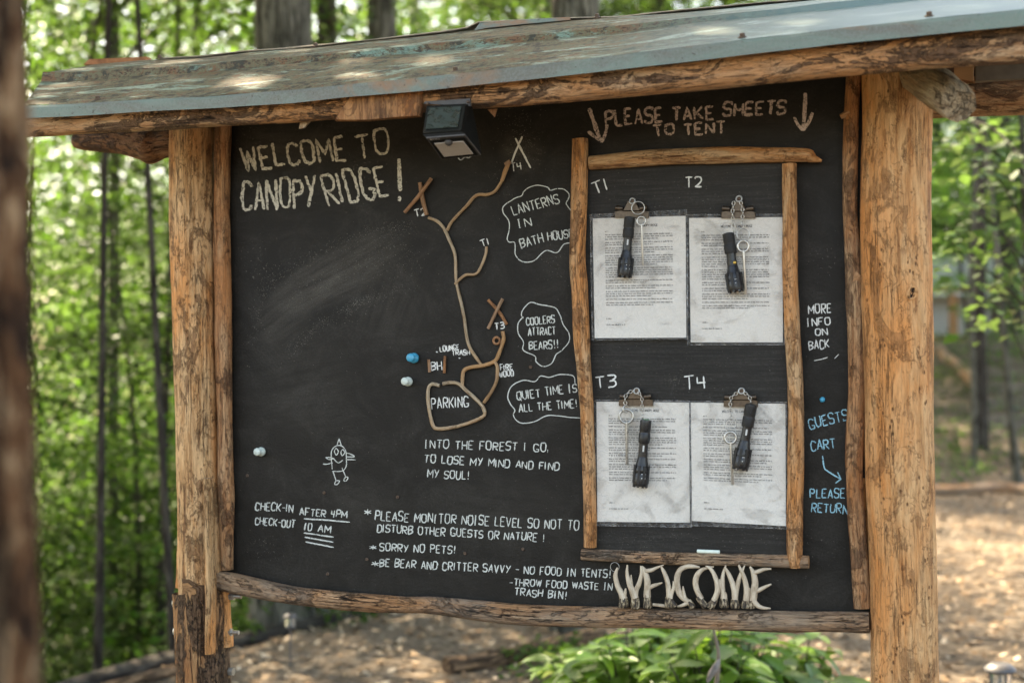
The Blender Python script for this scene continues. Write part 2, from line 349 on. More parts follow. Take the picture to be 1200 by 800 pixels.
def metalroof():
    t = NT('painted_roof_metal'); c = t.coord('Object'); cs = t.coord('Object', (.55, 1.6, 1.6)); fine = t.noise(c, 160, 4, .7)
    x = t.n('SeparateXYZ'); wpos = t.n('NewGeometry'); t.put(x.inputs[0], wpos.outputs['Position'])
    mint = t.mix(t.noise(c, 9, 4), (.115, .19, .145), (.23, .33, .265)); mint = t.mix(t.math('MULTIPLY', fine, .5), mint, (.075, .095, .075))
    dirt = t.ramp(t.noise(cs, 7.5, 8, .76, 1.0), [(.40, 0.0), (.47, 1.0)])
    cover = t.ramp(x.outputs[0], [(.0, 1.0)])
    fade = t.n('MapRange'); t.put(fade.inputs[0], x.outputs[0]); fade.inputs[1].default_value = 1.05; fade.inputs[2].default_value = 1.9; fade.inputs[3].default_value = 1; fade.inputs[4].default_value = .08
    dirt = t.math('MULTIPLY', dirt, fade.outputs[0])
    dcol = t.ramp(t.noise(c, 28, 5, .7), [(.41, (.026, .012, .007)), (.47, (.13, .072, .034)), (.53, (.115, .105, .055)), (.58, (.15, .058, .022))])
    col = t.mix(t.math('MULTIPLY', dirt, .85), mint, dcol)
    sp = t.math('MULTIPLY', t.ramp(t.noise(t.coord('Object', (1, 2.2, 2.2)), 75, 4, .7), [(.54, 0.0), (.58, 1.0)]), t.ramp(t.noise(c, 7, 3), [(.38, 0.0), (.52, 1.0)]))
    col = t.mix(t.math('MULTIPLY', sp, t.math('MULTIPLY', fade.outputs[0], .9)), col, (.05, .028, .02))
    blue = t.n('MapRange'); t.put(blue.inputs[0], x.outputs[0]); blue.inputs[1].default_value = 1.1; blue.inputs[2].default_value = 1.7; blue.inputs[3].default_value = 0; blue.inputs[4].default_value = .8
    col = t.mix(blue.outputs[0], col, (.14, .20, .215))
    rough = t.math('ADD', t.math('MULTIPLY', dirt, .3), .42)
    h = t.math('ADD', t.math('MULTIPLY', fine, .25), t.noise(c, 12, 3))
    return t.done(t.bsdf(col, rough, t.bump(h, .25, .004), t.math('SUBTRACT', .18, t.math('MULTIPLY', dirt, .15)), .22))
M['roof'] = metalroof()
def lipmat():
    t = NT('galvanised_lip'); c = t.coord('Object'); cs = t.coord('Object', (.3, 1, 1)); n = t.noise(c, 190, 4, .75); n2 = t.noise(cs, 9, 5, .65, .6)
    col = t.mix(t.ramp(n2, [(.40, 0.0), (.55, 1.0)]), (.13, .18, .15), (.12, .12, .10)); col = t.mix(t.math('MULTIPLY', t.ramp(n, [(.42, 0.0), (.6, 1.0)]), .45), col, (.18, .20, .185))
    col = t.mix(t.ramp(t.noise(cs, 5, 5, .7, 1), [(.57, 0.0), (.64, .85)]), col, (.24, .13, .07)); col = t.mix(t.ramp(t.noise(c, 90, 4, .7), [(.63, 0.0), (.67, .8)]), col, (.05, .035, .028))
    return t.done(t.bsdf(col, .5, t.bump(t.math('ADD', n, n2), .35, .003), .25, .5))
M['lip'] = lipmat()
M['roofback'] = plain('old_roof_sheet', (.23, .17, .11), .8, 0, bump=.4, bs=60, var=.4)
M['rust'] = plain('rusty_sheet', (.26, .11, .05), .85, 0, .2, .4, 40, .35)
M['steel'] = plain('nickel_steel', (.50, .48, .44), .40, .9, bs=200, var=.12)
M['zinc'] = plain('dull_zinc', (.42, .41, .38), .42, .85, bs=120, var=.25)
M['clip'] = plain('bronze_clip_steel', (.10, .075, .055), .40, .8, bs=150, var=.25)
M['black'] = plain('black_anodised', (.014, .014, .015), .30, .2, .5, bs=200)
M['blackm'] = plain('black_knurl', (.020, .019, .018), .55, .1, .4, bs=200)
M['printw'] = plain('small_white_print', (.5, .5, .48), .6)
M['green'] = plain('green_rubber', (.05, .30, .10), .5)
M['hous'] = plain('dark_green_black_plastic', (.006, .006, .005), .55, 0, .15, .15, 90, .25)
M['housgrey'] = plain('grey_brown_plastic', (.05, .044, .04), .5, 0, .4, .1, 90, .2)
M['lens'] = plain('frosted_lens', (.42, .37, .33), .35, 0, .4, var=.05)
M['brass'] = plain('brass_dot', (.55, .35, .08), .4, .8)
M['screw'] = plain('rusty_screw', (.10, .065, .045), .6, .5, bs=300, var=.4)
M['pinblue'] = plain('blue_pin_plastic', (.03, .30, .46), .28, 0, .5, var=.08)
M['pinwhite'] = plain('cloudy_pin_plastic', (.52, .58, .52), .3, 0, .5, var=.08)
M['chalkstick'] = plain('pale_chalk_stick', (.66, .74, .66), .9, 0, .1, .2, 150, .08)
M['rock'] = plain('grey_rock', (.26, .25, .23), .9, 0, .2, .6, 9, .35)
def solarglass():
    t = NT('dusty_solar_panel'); c = t.coord('Object'); n = t.noise(c, 60, 5, .7, 1); n2 = t.noise(c, 260, 3)
    d = t.ramp(t.math('ADD', n, t.math('MULTIPLY', n2, .2)), [(.48, 0.0), (.72, 1.0)])
    return t.done(t.bsdf(t.mix(d, (.004, .008, .007), (.03, .042, .036)), t.math('ADD', t.math('MULTIPLY', d, .5), .16), None, 0, .3))
M['solar'] = solarglass()
def antler():
    t = NT('antler_ivory'); c = t.coord('wc', (1, 1, .4)); n = t.noise(c, 75, 6, .7); n2 = t.noise(c, 240, 3)
    col = t.ramp(n, [(.34, (.28, .21, .14)), (.48, (.46, .37, .27)), (.64, (.58, .49, .37))])
    return t.done(t.bsdf(col, .48, t.bump(t.math('ADD', n, t.math('MULTIPLY', n2, .3)), .3, .002), 0, .4))
M['antler'] = antler()
def burr():
    t = NT('antler_burr'); c = t.coord('wc', (1, 1, .35)); n = t.noise(c, 230, 3, .6)
    return t.done(t.bsdf(t.ramp(n, [(.42, (.02, .014, .01)), (.54, (.16, .11, .06)), (.66, (.50, .41, .28))]), .6, t.bump(n, .9, .004)))
M['burr'] = burr()
def paper():
    t = NT('printed_paper'); c = t.coord('Object'); n = t.noise(c, 9, 4, .6, .5)
    n2 = t.noise(c, 30, 4, .6, 1.5)
    return t.done(t.bsdf(t.mix(t.math('MULTIPLY', t.ramp(n, [(.3, 0.0), (.7, 1.0)]), .9), (.64, .605, .55), (.60, .56, .505)), .8, t.bump(n2, .2, .003), 0, .2))
M['paper'] = paper()
M['ink'] = plain('printer_ink', (.035, .033, .03), .8)
def film():
    t = NT('laminating_film'); c = t.coord('Object', (1, 1, 1), (0, .5, 0)); n = t.noise(c, 20, 5, .62, 2.2); n2 = t.noise(c, 60, 3, .5, 3)
    nb = t.bump(t.math('ADD', n, t.math('MULTIPLY', n2, .3)), 1.0, .010)
    wr = t.ramp(t.noise(c, 24, 3, .5, 2.5), [(.44, 0.0), (.5, 1.0), (.53, 0.0)])
    g = t.n('BsdfGlossy'); g.inputs['Roughness'].default_value = .14; t.put(g.inputs['Normal'], nb); g.inputs['Color'].default_value = (1, 1, 1, 1)
    d = t.n('BsdfDiffuse'); d.inputs['Color'].default_value = (.7, .7, .68, 1)
    a = t.n('MixShader'); t.put(a.inputs[0], t.math('ADD', t.math('MULTIPLY', wr, .12), .015)); t.put(a.inputs[1], t.n('BsdfTransparent').outputs[0]); t.put(a.inputs[2], d.outputs[0])
    lw = t.n('LayerWeight'); lw.inputs[0].default_value = .42; t.put(lw.inputs['Normal'], nb)
    b = t.n('MixShader'); t.put(b.inputs[0], t.math('ADD', t.math('MULTIPLY', t.math('MULTIPLY', lw.outputs['Fresnel'], .55), t.ramp(t.noise(c, 13, 4, .6, 1.5), [(.52, .2), (.62, 1.3)])), .015)); t.put(b.inputs[1], a.outputs[0]); t.put(b.inputs[2], g.outputs[0])
    return t.done(b.outputs[0])
M['film'] = film()
def leafmat(name, c1, c2, tr1, tr2, gloss=.12):
    t = NT(name); g = t.n('NewGeometry'); r = g.outputs['Random Per Island']
    oi = t.n('ObjectInfo').outputs['Random']
    f = t.math('FRACT', t.math('ADD', r, t.math('MULTIPLY', oi, .0)))
    col = t.mix(f, c1, c2); tc = t.mix(f, tr1, tr2)
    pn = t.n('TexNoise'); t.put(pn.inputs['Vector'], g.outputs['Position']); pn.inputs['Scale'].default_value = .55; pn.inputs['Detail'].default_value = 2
    var = t.math('MULTIPLY', t.math('ADD', t.math('MULTIPLY', oi, .65), .42), t.ramp(pn.outputs['Fac'], [(.40, .42), (.58, 1.25)]))  # position noise darkens and brightens leaf clumps, standing in for shade and sun
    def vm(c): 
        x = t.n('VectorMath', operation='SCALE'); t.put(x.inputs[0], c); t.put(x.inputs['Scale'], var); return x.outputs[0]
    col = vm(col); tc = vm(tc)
    d = t.n('BsdfDiffuse'); t.put(d.inputs[0], col); tl = t.n('BsdfTranslucent'); t.put(tl.inputs[0], tc)
    a = t.n('MixShader'); a.inputs[0].default_value = .5; t.put(a.inputs[1], d.outputs[0]); t.put(a.inputs[2], tl.outputs[0])
    gl = t.n('BsdfGlossy'); gl.inputs['Roughness'].default_value = .38; gl.inputs[0].default_value = (.8, .85, .8, 1)
    fr = t.n('Fresnel'); b = t.n('MixShader'); t.put(b.inputs[0], t.math('MULTIPLY', fr.outputs[0], gloss*3.5)); t.put(b.inputs[1], a.outputs[0]); t.put(b.inputs[2], gl.outputs[0])
    return t.done(b.outputs[0])
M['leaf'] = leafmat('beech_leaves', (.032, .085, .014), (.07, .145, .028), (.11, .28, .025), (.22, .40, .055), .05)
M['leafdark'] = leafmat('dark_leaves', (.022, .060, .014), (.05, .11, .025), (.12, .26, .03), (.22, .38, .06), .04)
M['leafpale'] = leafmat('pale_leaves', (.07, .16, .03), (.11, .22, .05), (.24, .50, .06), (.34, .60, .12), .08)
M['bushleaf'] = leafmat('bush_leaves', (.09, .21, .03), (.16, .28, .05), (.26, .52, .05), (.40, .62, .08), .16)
M['deadleaf'] = plain('dry_grey_leaf', (.20, .18, .17), .8, 0, .2, .4, 60, .3)
M['dirt'] = None
def ground():
    t = NT('leaf_litter_ground'); c = t.coord('Object'); n1 = t.noise(c, 1.1, 5, .6); n2 = t.noise(c, 22, 5, .72); n3 = t.noise(c, 90, 4, .7)
    col = t.ramp(n2, [(.34, (.045, .034, .025)), (.46, (.12, .095, .070)), (.58, (.24, .20, .155)), (.72, (.38, .33, .265))])
    col = t.mix(t.math('MULTIPLY', t.ramp(n3, [(.4, 0.0), (.6, 1.0)]), .4), col, (.11, .075, .05))
    col = t.mix(t.math('MULTIPLY', t.ramp(n1, [(.4, 0.0), (.7, 1.0)]), .5), col, (.17, .12, .08))
    x = t.n('SeparateXYZ'); t.put(x.inputs[0], t.n('NewGeometry').outputs['Position'])
    # moss and low green growth on the slope above and below the path
    def rng(a, b): 
        m = t.n('MapRange'); t.put(m.inputs[0], x.outputs[2]); m.inputs[1].default_value = a; m.inputs[2].default_value = b; return m.outputs[0]
    gmask = t.math('ADD', rng(1.0, 3.0), rng(-.25, -1.0)); gm = t.math('MULTIPLY', gmask, t.ramp(t.noise(c, 2.2, 5, .6), [(.42, .15), (.6, .95)]))
    col = t.mix(gm, col, t.mix(n2, (.03, .055, .015), (.10, .13, .04)))
    return t.done(t.bsdf(col, .95, t.bump(t.math('ADD', n2, t.math('MULTIPLY', n3, .6)), .9, .03), 0, .1))
M['ground'] = ground()
M['canvas'] = plain('pale_canvas', (.38, .38, .35), .9, 0, .1, .1, 5, .06)
M['deck'] = plain('cedar_boards', (.36, .19, .09), .8, 0, .2, .2, 12, .25)
M['timber'] = plain('grey_timber', (.17, .14, .11), .9, 0, .2, .4, 14, .35)
def glass():
    t = NT('clear_lamp_glass'); return t.done(t.bsdf((.85, .82, .75), .08, None, 0, .5, Transmission_Weight=.8))
M['glass'] = glass()
M['capmetal'] = plain('brushed_lamp_cap', (.085, .08, .08), .5, .3, var=.1)

# ------------------------------------------------------------ THE SHELTER
YE = -.42                                   # eave line in front of the board
shelter = empty('notice_shelter', (0.8, 0, 0), 'rustic roadside notice shelter of peeled log posts under a weathered mint green metal roof', 'shelter')
# posts
post = log('post', [(1052, 78, 41, -.02), (1051, 130, 40, -.02), (1050, 200, 40, -.02), (1050, 280, 40.5, -.02), (1051, 360, 40.5, -.02), (1053, 450, 39.5, -.02), (1054, 540, 39.5, -.02),
    (1057, 620, 38.5, -.02), (1059, 700, 38.5, -.02), (1060, 800, 38.5, -.02), (1063, 950, 39, -.02), (1066, 1180, 41, -.02)], 0, [M['post'], M['end']], shelter, seg=40, sub=5, lump=.035, lf=4, seed=3, ridge=.012)
tag(post, 'thick smooth tan right-hand post with knots')
postL = log('post', [(224, 128, 25.5, -.03), (224, 200, 26, -.03), (226, 300, 26, -.03), (228, 400, 25, -.03), (230, 480, 24.5, -.03), (232, 560, 24.5, -.03), (235, 640, 26, -.03), (236, 694, 26, -.03), (237, 712, 25, -.03)], 0,
    [M['postL'], M['end']], shelter, seg=36, sub=5, lump=.05, lf=5, seed=8, ridge=.03)
tag(postL, 'slimmer left-hand post with dark bark streaks')
pb = log('post_base', [(233, 690, 29.5, -.03), (234, 694, 31, -.03), (236, 730, 31, -.03), (238, 800, 31.5, -.03), (241, 900, 32, -.03), (246, 1060, 34, -.03)], 0, [M['base'], M['end']], shelter, seg=36, sub=5, lump=.05, lf=9, seed=5, ridge=.05)
tag(pb, 'bark covered lower length of the left post')
# a split strip of sapwood down the front of the base
def slab(name, poly, y0, y1, m, parent, bev=.002):
    mb = MB(); prism(mb, poly, y0, y1, 0, bev); return mb.build(name, m, parent, smooth=False)
log('wood_strip', [(243, 560, 8, -.085), (246, 640, 9, -.085), (247, 700, 10, -.088), (246, 765, 9, -.088)], 0, [M['postL'], M['end']], shelter, seg=14, sub=5, lump=.2, lf=14, seed=21, squash=(1, .5))
log('wood_strip', [(211, 542, 4, -.05), (213, 600, 5, -.05), (212, 660, 5.5, -.05), (211, 688, 6, -.05)], 0, [M['postL'], M['end']], shelter, seg=12, sub=5, lump=.15, lf=14, seed=22)
log('wood_strip', [(263, 690, 6.5, -.02), (265, 730, 6.5, -.02), (266, 757, 7.5, -.02)], 0, [M['postL'], M['end']], shelter, seg=12, sub=5, lump=.25, lf=14, seed=23)
for bx, by in ((205, 706), (206, 739)):
    c = P(bx, by, -.02); mb = MB(); lathe(mb, [(.0, -.004), (.012, -.003), (.016, .004), (.016, .009), (.001, .010)], c, (1, 0, 0), 16); lathe(mb, [(.005, 0), (.005, .03)], c, (1, 0, 0), 10)
    mb.build('bolt', M['zinc'], pb, edge=40)
for bx, by in ((268, 698), (265, 740), (267, 786)):
    c = P(bx, by, -.02); mb = MB(); lathe(mb, [(.0055, -.04), (.0055, .038 if by < 750 else .012)], c, (1, 0, 0), 12); lathe(mb, [(.011, .004), (.0115, .006), (.0115, .015), (.011, .017)], c, (1, 0, 0), 6)
    mb.build('bolt', M['zinc'], pb, edge=40)
for kx, ky, kr, yy in ((1031, 131, 4.5, -.085), (1069, 343, 6.5, -.098), (1066, 520, 3.5, -.096)):           # knots: a lumpy lip round a dark hollow
    mb = MB(); c = P(kx, ky, yy); k = kr/F*3.25; ph = random.uniform(0, 9); pts = []
    for i in range(15):
        th = 2*math.pi*i/14; rr_ = k*(1+.25*noise.noise(Vector((math.cos(th)+ph, math.sin(th), 0)))); pts.append((c.x+.62*rr_*math.cos(th)+.3*rr_*math.sin(th), c.y+.004+.002*math.cos(th), c.z+1.15*rr_*math.sin(th), k*.30*(1+.4*math.sin(th*2+ph))))
    tube(mb, pts, 8, 2, .3, 60, 4); kn_ = mb.build('knot', M['post'], post)
    mb = MB(); ring_ = [Vector((p_[0], p_[1]-.0005, p_[2])) for p_ in pts[:-1]]; cc_ = sum(ring_, Vector())/14+Vector((0, .006, 0)); n_ = len(ring_); mb.add(ring_+[cc_], [(i, (i+1) % n_, n_) for i in range(n_)]); mb.build('knot_hollow', M['bark_dark'], post)
# logs
log('eave_beam', [(-30, 143, 17), (30, 143, 17.5), (120, 138, 18), (200, 134, 18), (280, 128, 19), (400, 120, 20), (520, 109, 21), (640, 101, 20.5), (760, 91, 21), (880, 79, 22), (1000, 65, 22.5), (1100, 57, 22.5), (1200, 52, 22.5), (1320, 43, 23), (1420, 36, 23)],
    -.355, [M['beam'], M['end']], shelter, seg=32, sub=7, lump=.07, lf=4.5, seed=12, ridge=.03)
log('cross_log', [(88, 165, 8), (98, 165, 11), (140, 167, 14), (170, 170, 18), (178, 172, 19.5), (188, 170, 16.5), (200, 168, 17), (222, 168, 16)], -.0, [M['oldlog'], M['end']], shelter, seg=22, sub=5, lump=.1, lf=10, seed=14)
log('cross_log', [(1060, 122, 19), (1120, 118, 19), (1200, 114, 20), (1330, 106, 20)], .06, [M['branch'], M['end']], shelter, seg=24, sub=6, lump=.07, lf=7, seed=15)
log('rafter', [(1040, 60, 20, .10), (1068, 78, 22, -.04), (1088, 96, 23, -.14), (1106, 108, 23.5, -.20), (1120, 119, 21.5, -.26), (1125, 124, 19, -.285)], 0, [M['rafter'], M['rafter']], shelter, seg=28, sub=5, lump=.12, lf=12, seed=16, ridge=.07)
slab('roof_board', [(1118, 55), (1141, 55), (1141, 96), (1118, 92)], .04, .015, M['deck'], shelter)
slab('roof_board', [(1143, 58), (1290, 50), (1290, 88), (1143, 95)], .16, .12, M['timber'], shelter)
# far-side plate and back rafter hidden by the roof
log('back_beam', [(140, 150, 15), (600, 118, 16), (1300, 70, 18)], .50, [M['oldlog'], M['end']], shelter, seg=14, sub=8, lump=.06, seed=18)

# roof: sheets laid along the eave, lofted from the photographed edge lines
def line(pts, x):
    for (a, b), (c, d) in zip(pts, pts[1:]):
        if x <= c or (c, d) == pts[-1]: return b+(d-b)*(x-a)/(c-a)
EB = [(25, 138.5), (80, 136), (140, 132), (200, 128.5), (260, 126), (300, 123), (340, 120.5), (400, 114), (490, 106.5), (550, 100), (633, 91.5), (800, 72.5), (987, 50.5), (1200, 29.3), (1400, 9)]
ET = [(25, 123.5), (80, 122), (120, 119.5), (180, 116), (240, 113.5), (300, 108.5), (360, 103.5), (433, 97), (567, 83), (667, 71.5), (800, 55), (900, 43.7), (1000, 31.5), (1100, 21), (1200, 11), (1400, -8)]
RB = [(48, 95), (100, 94.5), (160, 89), (240, 85), (280, 79.5), (340, 74), (430, 68), (567, 54), (700, 41), (800, 29), (1000, 8), (1200, -12), (1400, -32)]
RT = [(50, 84.5), (100, 84), (160, 80), (240, 76), (260, 73), (350, 66), (430, 60), (567, 46), (700, 33.5), (800, 22), (1000, 1), (1200, -19), (1400, -39)]
TP = [(78, 82), (110, 75), (172, 70), (240, 66.5), (290, 61), (370, 55), (440, 48), (553, 35), (667, 24), (800, 14.5), (933, 2), (1200, -27), (1400, -48)]
def roof_strip(name, mat, rows, n=90, x_left=None, parent=shelter, th=.0012, wob=.0):
    """rows: (line, y, dy for wobble, start x); lofted with a thickness below"""
    V = []; Fc = []; m = len(rows)
    for i in range(n+1):
        for j, (ln, y, x0) in enumerate(rows):
            x = x0+(1385-x0)*i/n
            p = P(x, line(ln, x), y); w = wob*noise.noise(Vector((x*.013, j*3.1, 0)))
            V.append(p+Vector((0, 0, w)))
    for i in range(n):
        for j in range(m-1): Fc.append((i*m+j, (i+1)*m+j, (i+1)*m+j+1, i*m+j+1))
    b = len(V); V += [p-Vector((0, 0, th)) for p in V]; Fc += [tuple(reversed([k+b for k in q])) for q in Fc]
    mb = MB(); mb.add(V, Fc); return mb.build(name, mat, parent, smooth=True, edge=18)
def between(a, b, t): 
    xs = sorted(set([p[0] for p in a+b])); return [(x, line(a, x)*(1-t)+line(b, x)*t) for x in xs]
sheet = roof_strip('roof_sheet', M['roof'], [(ET, YE, 27), (between(ET, RB, .07), YE+.012, 28), (between(ET, RB, .5), YE+.14, 38), (RB, -.13, 48), (RT, -.122, 50), (between(RT, TP, .15), -.11, 54), (TP, .10, 78)], wob=.003)
tag(sheet, 'mint green ribbed metal roof sheet with rust and lichen stains')
roof_strip('roof_lip', M['lip'], [(EB, YE-.004, 25), (between(EB, ET, .8), YE-.005, 25), (ET, YE-.001, 27)], wob=.001)
TP2 = [(x, y-0.5) for x, y in TP]
UP = [(185, 69.5), (200, 68), (240, 66), (290, 60), (330, 57.5), (400, 50.5), (440, 46.5), (520, 37), (553, 32), (560, 26.5), (667, 21.5), (730, 20), (800, 11.5), (933, 0), (1200, -29), (1400, -50)]
roof_strip('ridge_sheet', M['roofback'], [(UP, .085, 188), ([(x, y-1.2) for x, y in UP], .10, 188), ([(x, y+6) for x, y in UP], .30, 188)], wob=.002, th=.002)
roof_strip('back_roof_sheet', M['roofback'], [([(x, y+2.5) for x, y in TP], .11, 80), ([(x, y+28) for x, y in TP], .62, 92)], n=30)
slab('loose_sheet', [(555, 36), (562, 27), (600, 23.5), (668, 20), (668, 23.5), (612, 28.5), (570, 33)], .088, .080, M['lip'], shelter, .001)
slab('rust_plate', [(97, 76), (104, 69.5), (172, 66.5), (175, 70), (170, 73)], .14, .12, M['rust'], shelter, .001)
for sx, ln, t in ((187, TP, 0), (115, ET, .12), (370, TP, 0), (534, ET, .1), (1089, ET, .12), (700, TP, 0), (870, ET, .2)):
    yy = .09 if ln is TP else YE+.03
    c = P(sx, line(ln, sx)-(1 if ln is TP else 3), yy); mb = MB(); lathe(mb, [(.010, -.002), (.010, .001), (.006, .003), (.0055, .009), (.001, .010)], c, (0, -.3, .95), 8); mb.build('roof_screw', M['screw'], sheet, edge=40)
slab('scarf_cut', [(391, 141), (398, 128), (408, 114), (430, 112), (470, 109), (494, 106), (493, 120), (491, 136), (462, 138), (430, 141)], -.385, -.4035, M['scarf'], shelter, .006)
# a splinter of bark hanging below the eave beam
slab('splinter', [(352, 140), (366, 139), (356, 150), (350, 151)], -.34, -.346, M['twig'], shelter, .001)
slab('splinter', [(571, 128), (582, 127), (579, 137)], -.33, -.336, M['twigr'], shelter, .001)

# ------------------------------------------------------------ CHALKBOARD
board = empty('chalkboard', (0.8, 0, 1.0), 'large black chalkboard with hand-chalked notices and a rough branch border', 'chalkboard')
mb = MB(); pl = [P(262, 118, 0), P(1000, 70, 0), P(1012, 722, 0), P(264, 684, 0)]
bx0, bx1, bz0, bz1 = -.045, 1.655, .958, 2.30
nx, nz = 60, 46; V = []; Fc = []
for j in range(nz+1):
    for i in range(nx+1): V.append(Vector((bx0+(bx1-bx0)*i/nx, .0+.0*math.sin(i), bz0+(bz1-bz0)*j/nz)))
for j in range(nz):
    for i in range(nx): a = j*(nx+1)+i; Fc.append((a, a+1, a+nx+2, a+nx+1))
mb.add(V, Fc); box(mb, ((bx0+bx1)/2, .0075, (bz0+bz1)/2), (bx1-bx0, .013, bz1-bz0)); mb.build('panel', M['board'], board, smooth=False)
log('trim_branch', [(261, 148, 10), (260, 200, 9.5), (260, 260, 9.5), (261, 330, 10), (262, 400, 10), (263, 470, 9), (264, 540, 9), (265, 580, 9.5), (266, 620, 8), (266, 667, 7)], -.025, [M['branch'], M['end']], board, seg=20, sub=6, lump=.12, lf=9, seed=31)
log('trim_branch', [(1000, 88, 8.5), (998, 130, 8.5), (996, 200, 8.5), (997, 260, 8.5), (1001, 330, 10), (1004, 400, 10), (1004, 460, 10), (1002, 500, 10.5), (1001, 560, 10), (1006, 640, 10.5), (1010, 712, 9.5)], -.022, [M['branch'], M['end']], board, seg=20, sub=6, lump=.14, lf=9, seed=32)
log('trim_branch', [(1012, 560, 4), (1014, 640, 4.5), (1016, 712, 3.5)], -.005, [M['frame'], M['end']], board, seg=12, sub=5, lump=.14, lf=9, seed=39)
bl = log('ledge_log', [(253, 680, 10), (262, 681, 11.5), (290, 687, 11.5), (330, 695, 11), (380, 701.5, 10.5), (430, 706, 10.5), (470, 708, 9.5), (510, 708.5, 10), (560, 715, 11.5), (620, 721, 12), (700, 722.5, 12), (800, 724.5, 12), (900, 727, 12.5), (1000, 728, 12.5), (1019, 728, 12)],
    -.030, [M['grey'], M['end']], board, seg=24, sub=6, lump=.1, lf=7, seed=33, ridge=.08)
tag(bl, 'wavy weathered grey log along the bottom edge')
for a, b in (((985, 137, 3), (996, 132, 5)), ((1000, 330, 6), (1008, 322, 8))):
    mb = MB(); pxtube(mb, [a, b], -.03, seg=8, sub=1); mb.build('twig_stub', M['branch'], board)
for sx, sy in ((290, 557), (380, 577), (466, 582), (545, 648), (622, 430), (613, 643), (430, 655), (384, 672)):
    c = P(sx, sy, 0); mb = MB(); lathe(mb, [(.0045, 0), (.0045, .002), (.003, .0035), (.0006, .003)], c, (0, -1, 0), 10); mb.build('screw', M['screw'], board, edge=40)

# ------------------------------------------------------------ INNER FRAMED PANEL
tp = empty('sheet_panel', (P(805, 650, 0).x, 0, P(805, 650, 0).z), 'branch-framed charcoal panel holding the four tent sheets', 'frame')
mb = MB(); prism(mb, [(683, 196), (926, 184), (931, 652), (692, 649)], -.001, -.014, 0, .001); mb.build('backing_panel', M['panel'], tp, smooth=False)
log('frame_branch', [(680, 163, 10), (680, 175, 10), (679, 225, 9.5), (677, 300, 9.5), (679, 340, 10), (682, 400, 9.5), (686, 450, 8.5), (689, 520, 8), (691, 580, 8), (691.5, 641, 7.5)], -.028, [M['frame'], M['end']], tp, seg=20, sub=6, lump=.12, lf=9, seed=41)
log('frame_branch', [(691, 191, 8), (730, 188, 9), (780, 184, 9.5), (850, 182, 9.8), (910, 181.5, 9), (945, 182, 8.2), (950, 185, 6), (963, 188.5, 1.6)], -.026, [M['frame'], M['end']], tp, seg=20, sub=6, lump=.09, lf=8, seed=42)
log('frame_branch', [(925, 192, 8.5), (926, 260, 8.5), (926, 320, 9), (929, 390, 9), (932, 450, 9), (933, 520, 9.5), (932, 590, 9.5), (931.5, 650, 9), (932, 665, 6.5)], -.026, [M['frame'], M['end']], tp, seg=20, sub=6, lump=.1, lf=9, seed=43)
fb = log('frame_branch', [(682, 649, 6.5), (720, 651, 7), (780, 654, 7.5), (850, 655, 7.5), (910, 657, 7.5), (948, 658, 7.5)], -.022, [M['grey'], M['end']], tp, seg=20, sub=6, lump=.1, lf=9, seed=44)
tag(fb, 'greyer bottom branch of the frame')
# ------------------------------------------------------------ HANDWRITING
GL = {'A': (4, '00 26 40|12 32'), 'B': (4, '00 06|~06 46 44 03|~03 43 41 00'), 'C': (4, '~45 36 06 00 30 41'), 'D': (4, '00 06|~06 46 40 00'),
 'E': (3.6, '46 06|06 00 40|03 33'), 'F': (3.6, '46 06 00|03 33'), 'G': (4.2, '~45 36 06 00 40 42|42 22'), 'H': (4, '06 00|46 40|03 43'), 'i': (2.6, '06 26|16 10|00 20'),
 'I': (1, '06 00'), 'J': (3, '~36 31 30 00 01'), 'K': (4, '06 00|46 02|13 40'), 'L': (3.4, '06 00|00 40'), 'M': (4.8, '00 06 22 46 40'), 'N': (4, '00 06|06 40|40 46'),
 'O': (4.2, '~26 06 00 40 46 26'), 'P': (3.8, '00 06|~06 46 43 03'), 'Q': (4.4, '~26 06 00 40 46 26|22 4!'), 'R': (4, '00 06|~06 46 43 03|13 40'), 'S': (3.8, '~45 46 06 03 43 40 00 01'),
 'T': (4, '06 46|26 20'), 'U': (4, '~06 00 40 46'), 'V': (4, '06 20 46'), 'W': (5, '06 10 25 30 46'), 'X': (4, '06 40|46 00'), 'Y': (4, '06 23|46 10'),
 '1': (1, '06 00'), '0': (3, '~26 06 00 40 46 26'), '2': (3.6, '~05 06 46 43 00|00 40'), '3': (3.6, '~06 46 44 13|~13 43 40 00'), '4': (3.6, '06 03 43|36 30'),
 '!': (2.2, '26 22|21 20'), ',': (1, '01 0!'), '-': (3, '03 43'), '*': (4, '25 21|04 42|44 02'), '.': (1, '00 01'), ' ': (2.4, '')}
def glyph(ch):
    w, s = GL[ch]; out = []
    for st in (s.split('|') if s else []):
        sm = st.startswith('~'); pts = [(float(a[0])/4, (-1.0 if a[1] == '!' else float(a[1]))/6) for a in st.lstrip('~').split()]
        if sm:
            for _ in range(3):
                q = [pts[0]]
                for a, b in zip(pts, pts[1:]): q += [(a[0]*.75+b[0]*.25, a[1]*.75+b[1]*.25), (a[0]*.25+b[0]*.75, a[1]*.25+b[1]*.75)]
                q.append(pts[-1]); pts = q
        out.append(pts)
    return w, out
_lay = [0]
